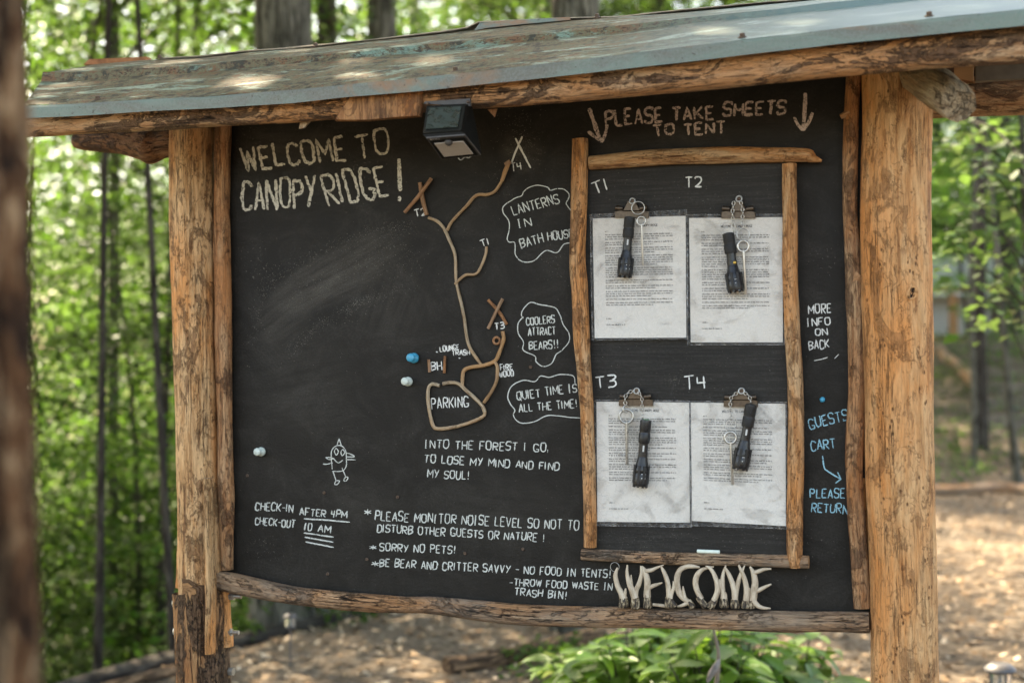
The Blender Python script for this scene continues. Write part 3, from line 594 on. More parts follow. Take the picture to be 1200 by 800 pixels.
def ribbon(mb, pts, w, y, rough=0.0, step=2.0, wander=.25):
    """flat chalk line on the board; pts in photograph pixels"""
    q = [np.array(pts[0], float)]
    for a, b in zip(pts, pts[1:]):
        a, b = np.array(a, float), np.array(b, float); n = max(1, int(np.linalg.norm(b-a)/step))
        for k in range(1, n+1): q.append(a+(b-a)*k/n)
    if len(q) < 2: return
    _lay[0] = (_lay[0]+1) % 24; yy = y-.0007-_lay[0]*.00004
    ph = random.uniform(0, 99); V = []; n = len(q)
    for i, p in enumerate(q):
        t = q[min(i+1, n-1)]-q[max(i-1, 0)]; L = np.linalg.norm(t) or 1; nn = np.array([-t[1], t[0]])/L
        jit = noise.noise(Vector((ph, i*.45, 0)))*wander; c = p+nn*jit
        pr = .35*noise.noise(Vector((i*.22, ph, 1))); k1 = 1+rough*random.uniform(-1, 1)+pr; k2 = 1+rough*random.uniform(-1, 1)+pr
        if i in (0, n-1): k1 *= .6; k2 *= .6
        V += [P(*(c+nn*w*.5*k1), yy), P(*(c-nn*w*.5*k2), yy)]
    mb.add(V, [(2*i, 2*i+2, 2*i+3, 2*i+1) for i in range(n-1)])
def write(mb, text, x0, y0, x1, y1, cap, w=1.7, y=0.0, rough=.12, slant=.02, jit=.6, dbl=0):
    ws = [glyph(c)[0] for c in text]; gap = 1.55; tot = sum(ws)+gap*(len(ws)-1)
    L = math.hypot(x1-x0, y1-y0); ux, uy = (x1-x0)/L, (y1-y0)/L; k = L/tot; pos = 0
    for ch, wd in zip(text, ws):
        g = glyph(ch)[1]; dy = random.uniform(-jit, jit); ds = random.uniform(.92, 1.08); ro = random.uniform(-.05, .05); sl = slant+random.uniform(-.04, .04)
        for st in g:
            px = []
            for a, b in st:
                lx = (pos+a*wd)*k+b*cap*sl+random.uniform(-.02, .02)*cap; ly = b*cap*ds+a*wd*k*ro+dy+random.uniform(-.02, .02)*cap
                px.append((x0+ux*lx+uy*ly, y0+uy*lx-ly))
            for r in range(1+dbl):
                ribbon(mb, [(a+r*random.uniform(-.8, .8), b+r*random.uniform(-.8, .8)) for a, b in px], w*random.uniform(.9, 1.1), y, rough)
        pos += wd+gap
def note(name, items, mat, parent, label, y=0.0, lines=(), **kw):
    mb = MB()
    for it in items:
        k2 = dict(kw); 
        if len(it) > 6: k2.update(it[6])
        write(mb, *it[:6], y=y, **k2)
    for ln in lines: ribbon(mb, ln[0], ln[1], y, .12)
    o = mb.build(name, mat, parent, smooth=False); tag(o, label); return o
T = note
T('chalk_lettering', [('WELCOME', 287, 199, 406, 186, 27, dict(slant=-.08)), ('TO', 419, 186, 457, 180, 28), ('CANOPY', 284, 247, 370, 242, 34), ('RIDGE', 385, 241, 456, 230, 36, dict(slant=-.08)), ], M['chalk_cream'], board,
  'large chalk heading WELCOME TO CANOPY RIDGE!', w=3.1, rough=.35, jit=1.2, lines=(([(467.5, 186), (468, 205), (469, 224)], 4.6), ([(468, 230), (468.3, 236)], 4.2)))
T('chalk_lettering', [('PLEASE', 710, 148, 776, 142.5, 17, dict(slant=.05)), ('TAKE', 788, 142, 836, 139.5, 15), ('SHEETS', 848, 136.5, 920, 133, 15, dict(slant=.12)), ('TO', 767, 160, 790, 157, 12), ('TENT', 802, 158.5, 850, 155.5, 13)], M['chalk_pink'], board,
  'rosy chalk heading PLEASE TAKE SHEETS TO TENT', w=2.9, rough=.3)
T('chalk_arrow', [], M['chalk_pink'], board, 'rosy down arrow above the left end of the inner frame', lines=(([(690.5, 127), (697, 146), (704, 166)], 4.6), ([(689, 154), (698, 161), (705, 167)], 3.6), ([(712, 146), (709, 158), (705, 167)], 3.6)))
T('chalk_arrow', [], M['chalk_pink'], board, 'rosy down arrow above the right end of the inner frame', lines=(([(944, 109), (943, 130), (941.5, 152)], 4.8), ([(930.5, 137.5), (935, 146), (941, 153)], 3.6), ([(952.5, 132), (948, 143), (941, 153)], 3.8)))
T('chalk_lettering', [('LANTERNS', 602, 252, 656, 238, 11, dict(slant=-.06)), ('iN', 608, 267, 623, 264, 9), ('BATH', 611, 291, 637, 283, 10), ('HOUSE', 642.5, 282.5, 672, 277.5, 9.5)], M['marker'], board, 'chalk cloud note LANTERNS IN BATH HOUSE', w=1.3)
T('chalk_lettering', [('COOLERS', 617, 381.5, 650, 378.5, 8.5), ('ATTRACT', 619, 393, 651, 391.5, 8.5), ('BEARS!!', 620.5, 410, 655, 407.5, 9.5)], M['marker'], board, 'chalk cloud note COOLERS ATTRACT BEARS!!', w=1.3)
T('chalk_lettering', [('QUIET TIME iS', 606, 468.5, 676, 458.5, 9.5), ('ALL THE TIME!', 608.5, 483, 677, 477, 9)], M['marker'], board, 'chalk cloud note QUIET TIME IS ALL THE TIME!', w=1.3)
T('chalk_lettering', [('iNTO THE FOREST i GO,', 498, 525, 643, 529, 9.5), ('TO LOSE MY MIND AND FIND', 497, 541.5, 655, 551, 8.8), ('MY SOUL!', 501, 559.5, 550, 561.5, 9)], M['marker'], board, 'chalk verse INTO THE FOREST I GO', w=1.3)
T('chalk_lettering', [('*', 427, 604, 435, 604, 10), ('PLEASE MONiTOR NOiSE LEVEL SO NOT TO', 439.5, 609, 678, 620.5, 10.5), ('DISTURB OTHER GUESTS OR NATURE !', 442, 623, 638, 634.5, 9), ('*', 433, 645, 441, 645, 8), ('SORRY NO PETS!', 445, 645, 534, 648.5, 9),
  ('*', 435, 664, 443, 665, 8), ('BE BEAR AND CRITTER SAVVY - NO FOOD iN TENTS!', 445, 663.5, 716, 677, 9), ('-THROW FOOD WASTE iN', 597, 686, 717, 691.5, 8), ('TRASH BiN!', 603, 697, 664, 701.5, 8.5)], M['marker'], board, 'chalk list of house rules starting PLEASE MONITOR NOISE LEVEL', w=1.35)
T('chalk_lettering', [('CHECK-IN', 299, 597, 343, 600, 9), ('AFTER 4PM', 351, 603, 406, 607.5, 8.5), ('CHECK-OUT', 299, 614, 345, 618, 8.5), ('10 AM', 357, 620.5, 387, 624.5, 8)], M['marker'], board, 'chalk check-in and check-out times', w=1.35,
  lines=(([(356, 607.5), (383, 609), (410, 611.5)], 1.5), ([(356, 624), (391, 629)], 1.5), ([(357, 629), (391, 635)], 1.5), ([(358, 634.5), (391, 641)], 1.5)))
T('chalk_lettering', [('MORE', 948, 368, 974, 366, 10.5), ('iNFO', 946, 382.5, 973, 380.5, 9), ('ON', 956, 393.5, 970, 392, 8), ('BACK', 948.5, 409.5, 972, 407.5, 10)], M['marker_white'], board, 'chalk note MORE INFO ON BACK', w=1.35, lines=(([(954, 422.5), (962, 421), (970, 418.5)], 1.0), ([(978, 420), (983, 415)], .8)))
T('chalk_lettering', [('GUESTS', 949, 503, 994, 491.5, 11.5), ('CART', 951, 528, 979, 524.5, 11.5), ('PLEASE', 949.5, 583, 990, 583.5, 10.5), ('RETURN', 951, 599.5, 993, 602, 10.5)], M['marker_blue'], board, 'pale blue note GUESTS CART PLEASE RETURN', w=1.35)
T('chalk_arrow', [], M['marker_blue'], board, 'pale blue bent arrow under CART', lines=(([(964, 534), (965, 543), (966.7, 549.7), (975, 555), (985, 561)], 1.6), ([(981.7, 553), (985.5, 561), (979, 566)], 1.6)))
for it, lb in ((('T2', 487, 254.5, 499, 252, 8.5), 'chalk T2 at the upper left twig cross'), (('T4', 599.5, 201, 612, 199, 9), 'chalk T4 under the chalk cross'), (('T1', 564.5, 289.5, 574, 286, 7.5), 'chalk T1 at the end of a short twig'), (('T3', 580, 386, 591, 384.5, 7.5), 'chalk T3 under the reddish twig cross'),
    (('LOUNGE', 516, 412, 538, 409, 5.8), 'tiny chalk word LOUNGE'), (('TRASH', 530, 416.5, 550.5, 415.5, 5.6), 'tiny chalk word TRASH'), (('BH', 505.5, 434, 518, 433, 9.5), 'chalk BH between two short twigs'), (('FIRE', 586.5, 434, 601, 432.5, 6.5), 'tiny chalk word FIRE'), (('WOOD', 585.5, 442, 602, 440, 6.5), 'tiny chalk word WOOD'), (('PARKING', 506, 479, 549, 476.5, 12.5), 'chalk word PARKING inside the twig loop')):
    T('chalk_lettering', [it], M['marker_white'], board, lb, w=1.35, jit=.3)
for pts, nm, w_ in (([(604, 162), (613, 180), (622, 197)], 'chalk_stroke', 2.2), ([(612, 160), (605, 176), (599, 192)], 'chalk_stroke', 2.2), ([(511, 412), (513, 412.6)], 'chalk_dot', 2), ([(537.6, 419), (539.3, 419.6)], 'chalk_dot', 2), ([(586.3, 426.6), (588, 427)], 'chalk_dot', 2)):
    T(nm, [], M['marker_white'], board, None, lines=((pts, w_),))
def zz(pts, s, ox, oy): return [(ox+a/s, oy+b/s) for a, b in pts]
def sm(pts, n=5): return [tuple(p) for p in catmull([(a, b) for a, b in pts], n)]
mb = MB(); ribbon(mb, sm(zz([(612, 290), (590, 262), (575, 235), (590, 205), (596, 170), (560, 135), (510, 130), (462, 142), (440, 120), (370, 105), (310, 120), (270, 150), (255, 180), (215, 195), (180, 215), (125, 255), (120, 300), (160, 360), (165, 420), (150, 490), (165, 515), (205, 520), (208, 600), (240, 645), (290, 660), (350, 645), (400, 595), (440, 575), (510, 590), (560, 530), (620, 522)], 6.154, 570, 200)), 1.1, 0, .1); tag(mb.build('chalk_cloud', M['marker'], board, smooth=False), 'wobbly chalk cloud round the LANTERNS note')
mb = MB(); ribbon(mb, sm(zz([(640, 318), (633, 306), (640, 285), (665, 262), (700, 270), (750, 280), (770, 310), (780, 340), (800, 370), (800, 400), (775, 430), (755, 445), (740, 475), (710, 487), (685, 470), (680, 450), (640, 430), (640, 400), (622, 370), (622, 335), (640, 312)], 3, 400, 267)), 1.1, 0, .1); tag(mb.build('chalk_cloud', M['marker'], board, smooth=False), 'wobbly chalk cloud round the COOLERS note')
mb = MB(); ribbon(mb, sm(zz([(822, 548), (815, 520), (770, 515), (730, 525), (700, 520), (680, 540), (640, 535), (600, 555), (585, 590), (595, 620), (610, 640), (605, 660), (630, 685), (680, 680), (720, 660), (760, 660), (800, 665), (842, 668)], 3, 400, 267)), 1.1, 0, .1); tag(mb.build('chalk_cloud', M['marker'], board, smooth=False), 'wobbly chalk cloud round the QUIET TIME note')
mb = MB(); D = lambda p, w=1.0, n=5: ribbon(mb, sm(zz(p, 4.443, 270, 480), n), w, 0, .1, 1.2, .1)
D([(530, 310), (525, 250), (528, 210), (550, 188), (580, 188), (600, 215), (604, 260), (602, 295), (580, 318), (530, 320)]); D([(553, 188), (566, 150), (578, 188)], 1, 1)
D([(551, 198), (541, 215), (551, 235), (562, 218), (551, 198)]); D([(586, 204), (575, 220), (582, 238), (595, 222), (586, 204)]); D([(495, 248), (530, 250), (560, 275), (585, 262)]); D([(480, 282), (505, 282), (532, 275)])
D([(495, 248), (515, 258), (540, 252)]); D([(600, 225), (620, 228), (645, 243), (602, 245)]); D([(602, 258), (652, 260)], 1, 1); D([(533, 318), (550, 368)], 1, 1); D([(580, 300), (600, 348)], 1, 1)
D([(550, 368), (568, 370), (556, 388), (542, 386), (550, 368)]); D([(600, 348), (612, 352), (602, 370), (590, 366), (600, 348)])
tag(mb.build('chalk_doodle', M['marker'], board, smooth=False), 'tiny chalk doodle of a round creature with stick legs')
# erased chalk left as specks and faint streaks
mb = MB()
def speck(px, py, s, y=0.0, an=None):
    a = random.uniform(0, math.pi) if an is None else an; l = s*random.uniform(.8, 2.2); c, q = math.cos(a)*l, math.sin(a)*l; h = s*.5; yy = y-.0005-random.random()*.0002
    mb.add([P(px-c, py-q, yy), P(px+q/l*h, py-c/l*h, yy), P(px+c, py+q, yy), P(px-q/l*h, py+c/l*h, yy)], [(0, 1, 2, 3)])
for path, n, sp in (([(312, 330), (350, 310), (400, 285), (450, 268), (480, 268)], 600, 7), ([(300, 400), (306, 350), (320, 325)], 220, 6), ([(335, 415), (370, 385), (410, 360), (440, 345)], 480, 5), ([(340, 350), (400, 320), (470, 285)], 350, 14),
    ([(365, 330), (430, 300), (490, 290)], 200, 16), ([(280, 190), (290, 160), (330, 150), (420, 150)], 260, 14), ([(480, 300), (470, 330), (440, 350), (395, 378)], 300, 9)):
    q = catmull([(a, b) for a, b in path], 8)
    for _ in range(n):
        t = random.random()*(len(q)-1.001); i = int(t); c = q[i]+(q[i+1]-q[i])*(t-i)
        speck(c[0]+random.gauss(0, sp), c[1]+random.gauss(0, sp*.7), random.choice((.18, .22, .28, .4)), an=random.gauss(-.5, .8))
for _ in range(900): speck(random.uniform(275, 995), random.uniform(120, 700), random.choice((.25, .3, .4)))
for cx, cy, n in ((613, 172, 260), (650, 310, 70), (960, 300, 50), (300, 310, 60), (605, 140, 120), (590, 215, 40), (310, 640, 50), (965, 640, 40), (425, 200, 60)):
    for _ in range(n): speck(random.gauss(cx, 13), random.gauss(cy, 12), random.choice((.25, .35, .5)))
tag(mb.build('chalk_dust', M['dust'], board, smooth=False), None, kind='stuff')
for it in (('T1', 697, 228, 714, 222, 13), ('T2', 803.5, 220, 822, 219, 12.5), ('T3', 699, 455, 722, 452, 14), ('T4', 803, 457, 828, 454, 15)):
    T('chalk_lettering', [it], M['marker_white'], tp, 'white tent number '+it[0], y=-.014, w=1.7)
mb = MB()
for _ in range(420):
    x, y = random.choice(((random.uniform(692, 918), random.uniform(200, 246)), (random.uniform(694, 922), random.uniform(404, 468)), (random.uniform(700, 922), random.uniform(620, 642))))
    speck(x, y, random.choice((.25, .3, .45)), -.014, random.gauss(0, .3))
for _ in range(90): speck(random.gauss(790, 8), random.gauss(448, 8), .3, -.014)
tag(mb.build('chalk_dust', M['dust'], tp, smooth=False), None, kind='stuff')

# ------------------------------------------------------------ TWIG MAP
tm = empty('twig_trail_map', P(535, 500, 0), 'trail map made of bent twigs fixed to the chalkboard beside the cloud notes', 'twig map')
def twig(pts, r, y=-.006, m='twig', **k):
    mb = MB(); n = len(pts); pxtube(mb, [(a, b, r*(1 if 0 < i < n-1 else .95)) for i, (a, b) in enumerate(pts)], y, seg=10, sub=6, lump=.22, lf=40, seed=random.randint(1, 90)); return mb.build('twig', M[m], tm)
twig([(596, 190), (593, 198), (588, 212), (580, 224), (571, 228), (558, 229), (546, 242), (530, 259), (524, 270)], 1.8)
twig([(502, 255), (512, 259), (520, 267), (526, 280), (533, 298), (534, 318), (535, 332), (543, 367), (548, 400), (556, 416), (565, 428)], 1.9)
twig([(570, 289), (569, 298), (563, 314), (557, 321), (546, 322), (539, 327), (533, 333)], 1.6, -.009)
twig([(542, 453), (542, 442), (544, 434), (552, 430), (566, 428), (580, 423), (586, 411), (590, 398), (589, 388)], 2.2, -.008)
twig([(580, 424), (583, 431), (582, 445), (577, 457), (567, 472)], 2.0, -.009)
twig([(515, 451.5), (506, 450), (501.5, 458), (503, 480), (507, 497), (513, 502), (533, 500), (556, 493), (567, 487), (568, 482)], 2.1)
twig([(519, 449.5), (528, 448), (537, 449.5), (545, 456), (557, 467), (565, 475), (568, 483)], 2.2, -.008)
twig([(588, 212), (593, 199), (597, 189)], 2.5, -.010); twig([(592, 193), (596, 190.5), (598, 189)], 3.0, -.011, 'twigr')
twig([(505.5, 209), (492, 228), (474, 249)], 2.3, -.012, 'twigr'); twig([(492, 214), (495, 232), (500, 252)], 2.5, -.007, 'twigr')
twig([(589, 350), (581, 366), (572, 385)], 1.9, -.009, 'twigr'); twig([(572, 351.5), (583, 363), (594, 380)], 2.0, -.005, 'twigr')
twig([(502.5, 421), (503.5, 436)], 1.8, -.005, 'twigr'); twig([(521.5, 417), (520.5, 437)], 1.7, -.005, 'twigr')
mb = MB(); torus(mb, P(582, 399, -.008), .0085, .0032, (1, 0, 0), (0, 0, 1), 18, 8); mb.build('curled_twig', M['twigr'], tm)

# ------------------------------------------------------------ PINS
def pin(px, py, s, m, label, name='push_pin'):
    c = P(px, py, 0); mb = MB(); lathe(mb, [(.0095*s, 0), (.0125*s, .002*s), (.0135*s, .006*s), (.0115*s, .011*s), (.006*s, .014*s), (.0048*s, .020*s), (.0055*s, .026*s), (.0105*s, .028*s), (.0112*s, .031*s), (.0095*s, .034*s), (.001, .0345*s)], c, (0.02, -1, .05), 24)
    me = mb.build(name, M[m], edge=60); return tag(me, label, 'push pin')
pin(486, 419.5, 1, 'pinblue', 'round turquoise blue push pin on the board left of the BH mark')
pin(479, 447, .92, 'pinwhite', 'cloudy white push pin just below the turquoise one')
pin(307, 529, .92, 'pinwhite', 'cloudy white push pin alone at the lower left of the chalkboard')
mb = MB(); lathe(mb, [(.0045, 0), (.0065, .003), (.006, .006), (.001, .0075)], P(964, 468, 0), (0, -1, 0), 14); tag(mb.build('push_pin', M['pinblue']), 'tiny blue pin head above the pale blue GUESTS note', 'push pin')

# ------------------------------------------------------------ LAMINATED SHEETS
QUADS = {'T1': ([(691.5, 251.5), (805, 246), (806, 397), (694, 398.5)], [(694.5, 256), (803.5, 253), (804.3, 395.5), (697, 396)]),
         'T2': ([(805, 251.5), (918, 251), (919.5, 404), (805.5, 404)], [(807.5, 255.5), (917, 254.5), (917.5, 401), (809.5, 401)]),
         'T3': ([(697, 468.5), (808.5, 469.5), (810, 617.5), (699, 615.5)], [(699, 470.5), (807.5, 471.5), (808.5, 612), (700, 611)]),
         'T4': ([(808, 470), (922, 471), (922.5, 619.5), (810, 615.5)], [(809.5, 471.5), (920.5, 473), (921, 616), (811, 610)])}
def bil(q, u, v):
    (a, b, c, d) = [np.array(p, float) for p in q]; return (a*(1-u)+b*u)*(1-v)+(d*(1-u)+c*u)*v
def sheet_pt(q, u, v, off, sd, curl):
    p = bil(q, u, v); y = -.0175-off-curl*(v**3)*.012-.0025*(1+noise.noise(Vector((p[0]*.03, p[1]*.03, sd))))*min(1, v*3)
    return P(p[0], p[1], y)
def grid(mb, q, off, sd, curl, n=18, mi=0):
    V = [sheet_pt(q, i/n, j/n, off, sd, curl) for j in range(n+1) for i in range(n+1)]
    mb.add(V, [(j*(n+1)+i, (j+1)*(n+1)+i, (j+1)*(n+1)+i+1, j*(n+1)+i+1) for j in range(n) for i in range(n)], None, mi)
def tent_sheet(key, label, sd, curl):
    lam, pap = QUADS[key]; root = empty('laminated_sheet', sheet_pt(lam, .5, 1, 0, sd, curl), label, 'laminated sheet')
    mb = MB(); grid(mb, pap, 0, sd, curl); mb.build('paper', M['paper'], root)
    mb = MB(); grid(mb, lam, .0012, sd, curl, 22); mb.build('film', M['film'], root)
    mb = MB(); L = [np.array(p, float) for p in lam]
    for a, b in ((0, 1), (1, 2), (2, 3), (3, 0)):
        pts = []
        for k in range(9):
            t = k/8; u = {0: t, 1: 1, 2: 1-t, 3: 0}[a]; v = {0: 0, 1: t, 2: 1, 3: 1-t}[a]; p = sheet_pt(lam, u, v, .0012, sd, curl); pts.append((p.x, p.y, p.z, .0011))
        tube(mb, pts, 5, 1)
    mb.build('film_edge', M['film'], root)
    rr = random.Random(sd); mb = MB()
    def W(a): return sheet_pt(pap, a[0], a[1], .0005, sd, curl)
    def rect(u0, u1, v0, v1): mb.add([W((u0, v0)), W((u0, v1)), W((u1, v1)), W((u1, v0))], [(0, 1, 2, 3)])
    def words(u0, u1, v, h=.0085):
        u = u0
        while u < u1:
            for _ in range(rr.randint(2, 8)):
                lw = rr.uniform(.0045, .0075)
                if u+lw > u1: break
                tall = rr.random() < .3; hh = h*(1.0 if not tall else 1.5)
                k = rr.random()
                if k < .6: rect(u, u+lw*.38, v-hh, v); rect(u+lw*.55, u+lw*.85, v-h, v-h*.1)
                else: rect(u, u+lw*.8, v-h, v-h*.62); rect(u, u+lw*.8, v-h*.38, v)
                u += lw*1.15
            u += .009
    # heading in real letters, body too small to read
    x0, x1 = (.33, .70) if key in 'T1T4' else (.34, .68)
    text = 'WELCOME TO CANOPY RIDGE'; tot = sum(glyph(c)[0] for c in text)+1.1*len(text); pos = 0; k = (x1-x0)/tot
    for ch in text:
        w, g = glyph(ch)
        for st in g:
            for a, b in zip(st, st[1:]):
                pa = (x0+(pos+a[0]*w)*k, .078-a[1]*.017); pb_ = (x0+(pos+b[0]*w)*k, .078-b[1]*.017); dx, dy = pb_[0]-pa[0], pb_[1]-pa[1]; l = math.hypot(dx, dy) or 1; nx_, ny_ = -dy/l*.0016, dx/l*.0016
                mb.add([W((pa[0]+nx_, pa[1]+ny_)), W((pb_[0]+nx_, pb_[1]+ny_)), W((pb_[0]-nx_, pb_[1]-ny_)), W((pa[0]-nx_, pa[1]-ny_))], [(0, 1, 2, 3)])
        pos += w+1.1
    words(.13, .17, .118)
    v = .145
    for para in ([3, 2, 3, 5, 5, 2, 2, 3, 1, 2] if key in ('T1', 'T2') else [3, 1, 3, 4, 2, 2, 2, 3, 2, 2]):
        for k in range(para):
            e = .86 if k < para-1 else rr.uniform(.3, .8)
            words(.13, e if para > 1 else rr.uniform(.75, .86), v); v += .0185
        v += .0095
    words(.13, .19, .845); words(.13, .34, .895)
    mb.build('printed_text', M['ink'], root, smooth=False)
    return root
tent_sheet('T1', 'laminated instruction sheet clipped under the chalk mark T1, upper left of the four', 1, 1.0)
tent_sheet('T2', 'laminated instruction sheet clipped under the chalk mark T2, upper right of the four', 2, .2)
tent_sheet('T3', 'laminated instruction sheet clipped under the chalk mark T3, lower left of the four', 3, .4)
tent_sheet('T4', 'laminated instruction sheet clipped under the chalk mark T4, lower right of the four', 4, .8)

# ------------------------------------------------------------ CLIPS, CHAINS, PINS, FLASHLIGHTS
def clip(cx, top, base, label, tilt=0):
    root = empty('bulldog_clip', P(cx, base, -.02), label, 'clip')
    mb = MB(); prism(mb, [(cx-20, base-6.5), (cx-12, base-8), (cx+12, base-8+tilt), (cx+20, base-6.5+tilt), (cx+20, base+.5+tilt), (cx-20, base+.5)], -.016, -.026, 0, .0015); mb.build('jaw', M['clip'], root, edge=30)
    mb = MB(); prism(mb, [(cx-11, base-7), (cx-7, base-15), (cx-4.5, base-20), (cx+4.5, base-20), (cx+7, base-15), (cx+11, base-7)], -.020, -.031, 0, .004); mb.build('lever', M['clip'], root, edge=30)
    for s in (-1, 1):
        mb = MB(); c = P(cx+s*14, base-10.5+(tilt if s > 0 else 0), -.024); lathe(mb, [(.001, -.010), (.0060, -.009), (.0066, -.004), (.0066, .004), (.0060, .009), (.001, .010)], c, (1, .0, .12*s), 14); mb.build('spring_coil', M['clip'], root, edge=40)
    mb = MB(); torus(mb, P(cx+1, top, -.030), .0068, .0021, (1, 0, 0), (0, .25, 1), 20, 8); mb.build('hanging_eye', M['zinc'], root)
    mb = MB(); lathe(mb, [(.0045, -.002), (.0045, .002), (.002, .004), (.0008, .0035)], P(cx+1, top, -.028), (0, -1, 0), 12); mb.build('nail', M['screw'], root)
clip(740, 235.5, 254.5, 'bronze bulldog clip holding the T1 sheet, key ring looped over its right ear')
clip(865, 233, 255, 'bronze bulldog clip holding the T2 sheet with two chains hanging from it')
clip(745, 458, 475, 'bronze bulldog clip holding the T3 sheet with an eye pin on its left chain')
clip(868, 458, 476, 'bronze bulldog clip holding the T4 sheet, chain on its left and flashlight at right')
_link = {}
def chain(pts, n, label, y=-.034, s=1.0):
    q = catmull([(a, b) for a, b in pts], 12); L = [0]
    for a, b in zip(q, q[1:]): L.append(L[-1]+np.linalg.norm(b-a))
    root = empty('chain', P(pts[-1][0], pts[-1][1], y), label, 'chain')
    if 'm' not in _link:
        mb = MB(); torus(mb, (0, 0, 0), .0036, .00105, (0, 0, 1), (1, 0, 0), 12, 6, sx=1.35); _link['m'] = mesh('chain_link', mb.v, mb.f, M['steel'])
    for i in range(n):
        t = (i+.5)/n*L[-1]; j = max(k for k in range(len(L)) if L[k] <= t); j = min(j, len(q)-2); f = (t-L[j])/(L[j+1]-L[j]); c = q[j]+(q[j+1]-q[j])*f; d = q[j+1]-q[j]
        o = bpy.data.objects.new('link', _link['m']); COL.objects.link(o); o.parent = root
        o.location = P(c[0], c[1], y)-root.location
        o.rotation_euler = (0, math.atan2(d[0], d[1])*-1 if False else -math.atan2(d[0], -d[1]) , 0)
        o.rotation_euler = Matrix.Rotation(math.atan2(d[0], -d[1]), 3, 'Y').to_euler()
        if i % 2: o.rotation_euler = (Matrix.Rotation(math.atan2(d[0], -d[1]), 3, 'Y') @ Matrix.Rotation(math.radians(70), 3, 'Z')).to_euler()
        Ls = L[-1]/n/F*3.4; o.scale = (s, s, Ls/.0088*1.0)
    return root
chain([(860, 236), (858.5, 248), (859, 260), (860, 272)], 8, 'short chain from the T2 clip down to its flashlight')
chain([(868, 236), (870.5, 248), (870, 258), (871, 268)], 8, 'short chain from the T2 clip down to the split ring')
chain([(741, 458), (735, 461), (732.5, 467), (733, 474)], 5, 'short chain from the T3 clip down to its eye pin', s=1.1)
chain([(748, 459), (752, 466), (752.5, 478), (753, 490)], 8, 'short chain from the T3 clip down to its flashlight', s=.9)
chain([(864, 460), (857, 466), (856, 478), (857.5, 491)], 9, 'short chain from the T4 clip down to the split ring')
chain([(872, 460), (878, 464), (880, 472)], 4, 'short chain from the T4 clip to its flashlight')
def ring(cx, cy, R, label, y=-.037, tilt=.25, r=.0012):
    k = 3.42/F; mb = MB(); c = P(cx, cy, y); torus(mb, c, R*k, r, (1, tilt, 0), (0, .1, 1), 28, 8); torus(mb, c+Vector((0, -.0022, .0004)), R*k, r, (1, tilt, 0), (0, .1, 1), 28, 8); tag(mb.build('split_ring', M['steel']), label, 'key ring')
ring(748, 244, 7.6, 'large split ring over the right ear of the T1 clip'); ring(871, 275, 7, 'split ring between chain and eye pin on the T2 sheet'); ring(856, 497, 6.6, 'split ring between chain and eye pin on the T4 sheet')
ring(733.5, 479, 4.0, 'small connector ring above the eye pin on the T3 sheet', tilt=1.2, r=.0018)
def eyepin(cx, cy, R, x1, y1, label, y=-.038, m='steel', th=2.4):
    k = 3.42/F; root = empty('eye_pin', P(x1, y1, y), label, 'eye pin'); mb = MB(); torus(mb, P(cx, cy, y), R*k, th*.5*k, (1, .2, 0), (0, 0, 1), 26, 10); mb.build('eye', M[m], root)
    mb = MB(); pxtube(mb, [(cx+(x1-cx)*.02+.3, cy+R-1, th*.5), (x1, y1-1, th*.5), (x1, y1, th*.35)], y, seg=12, sub=1); mb.build('shaft', M[m], root)
eyepin(751.5, 259, 5.0, 753.5, 311, 'thin steel eye pin hanging to the right of the T1 flashlight'); eyepin(871, 288.5, 6.2, 874, 345.5, 'steel eye pin hanging close right of the T2 flashlight', th=3.4)
eyepin(734, 487.5, 8.0, 735, 544.5, 'thick zinc eye pin with a big round eye left of the T3 flashlight', m='zinc', th=3.4); eyepin(856, 512.5, 6.6, 858.7, 568, 'steel eye pin hanging left of the leaning T4 flashlight', th=3.2)
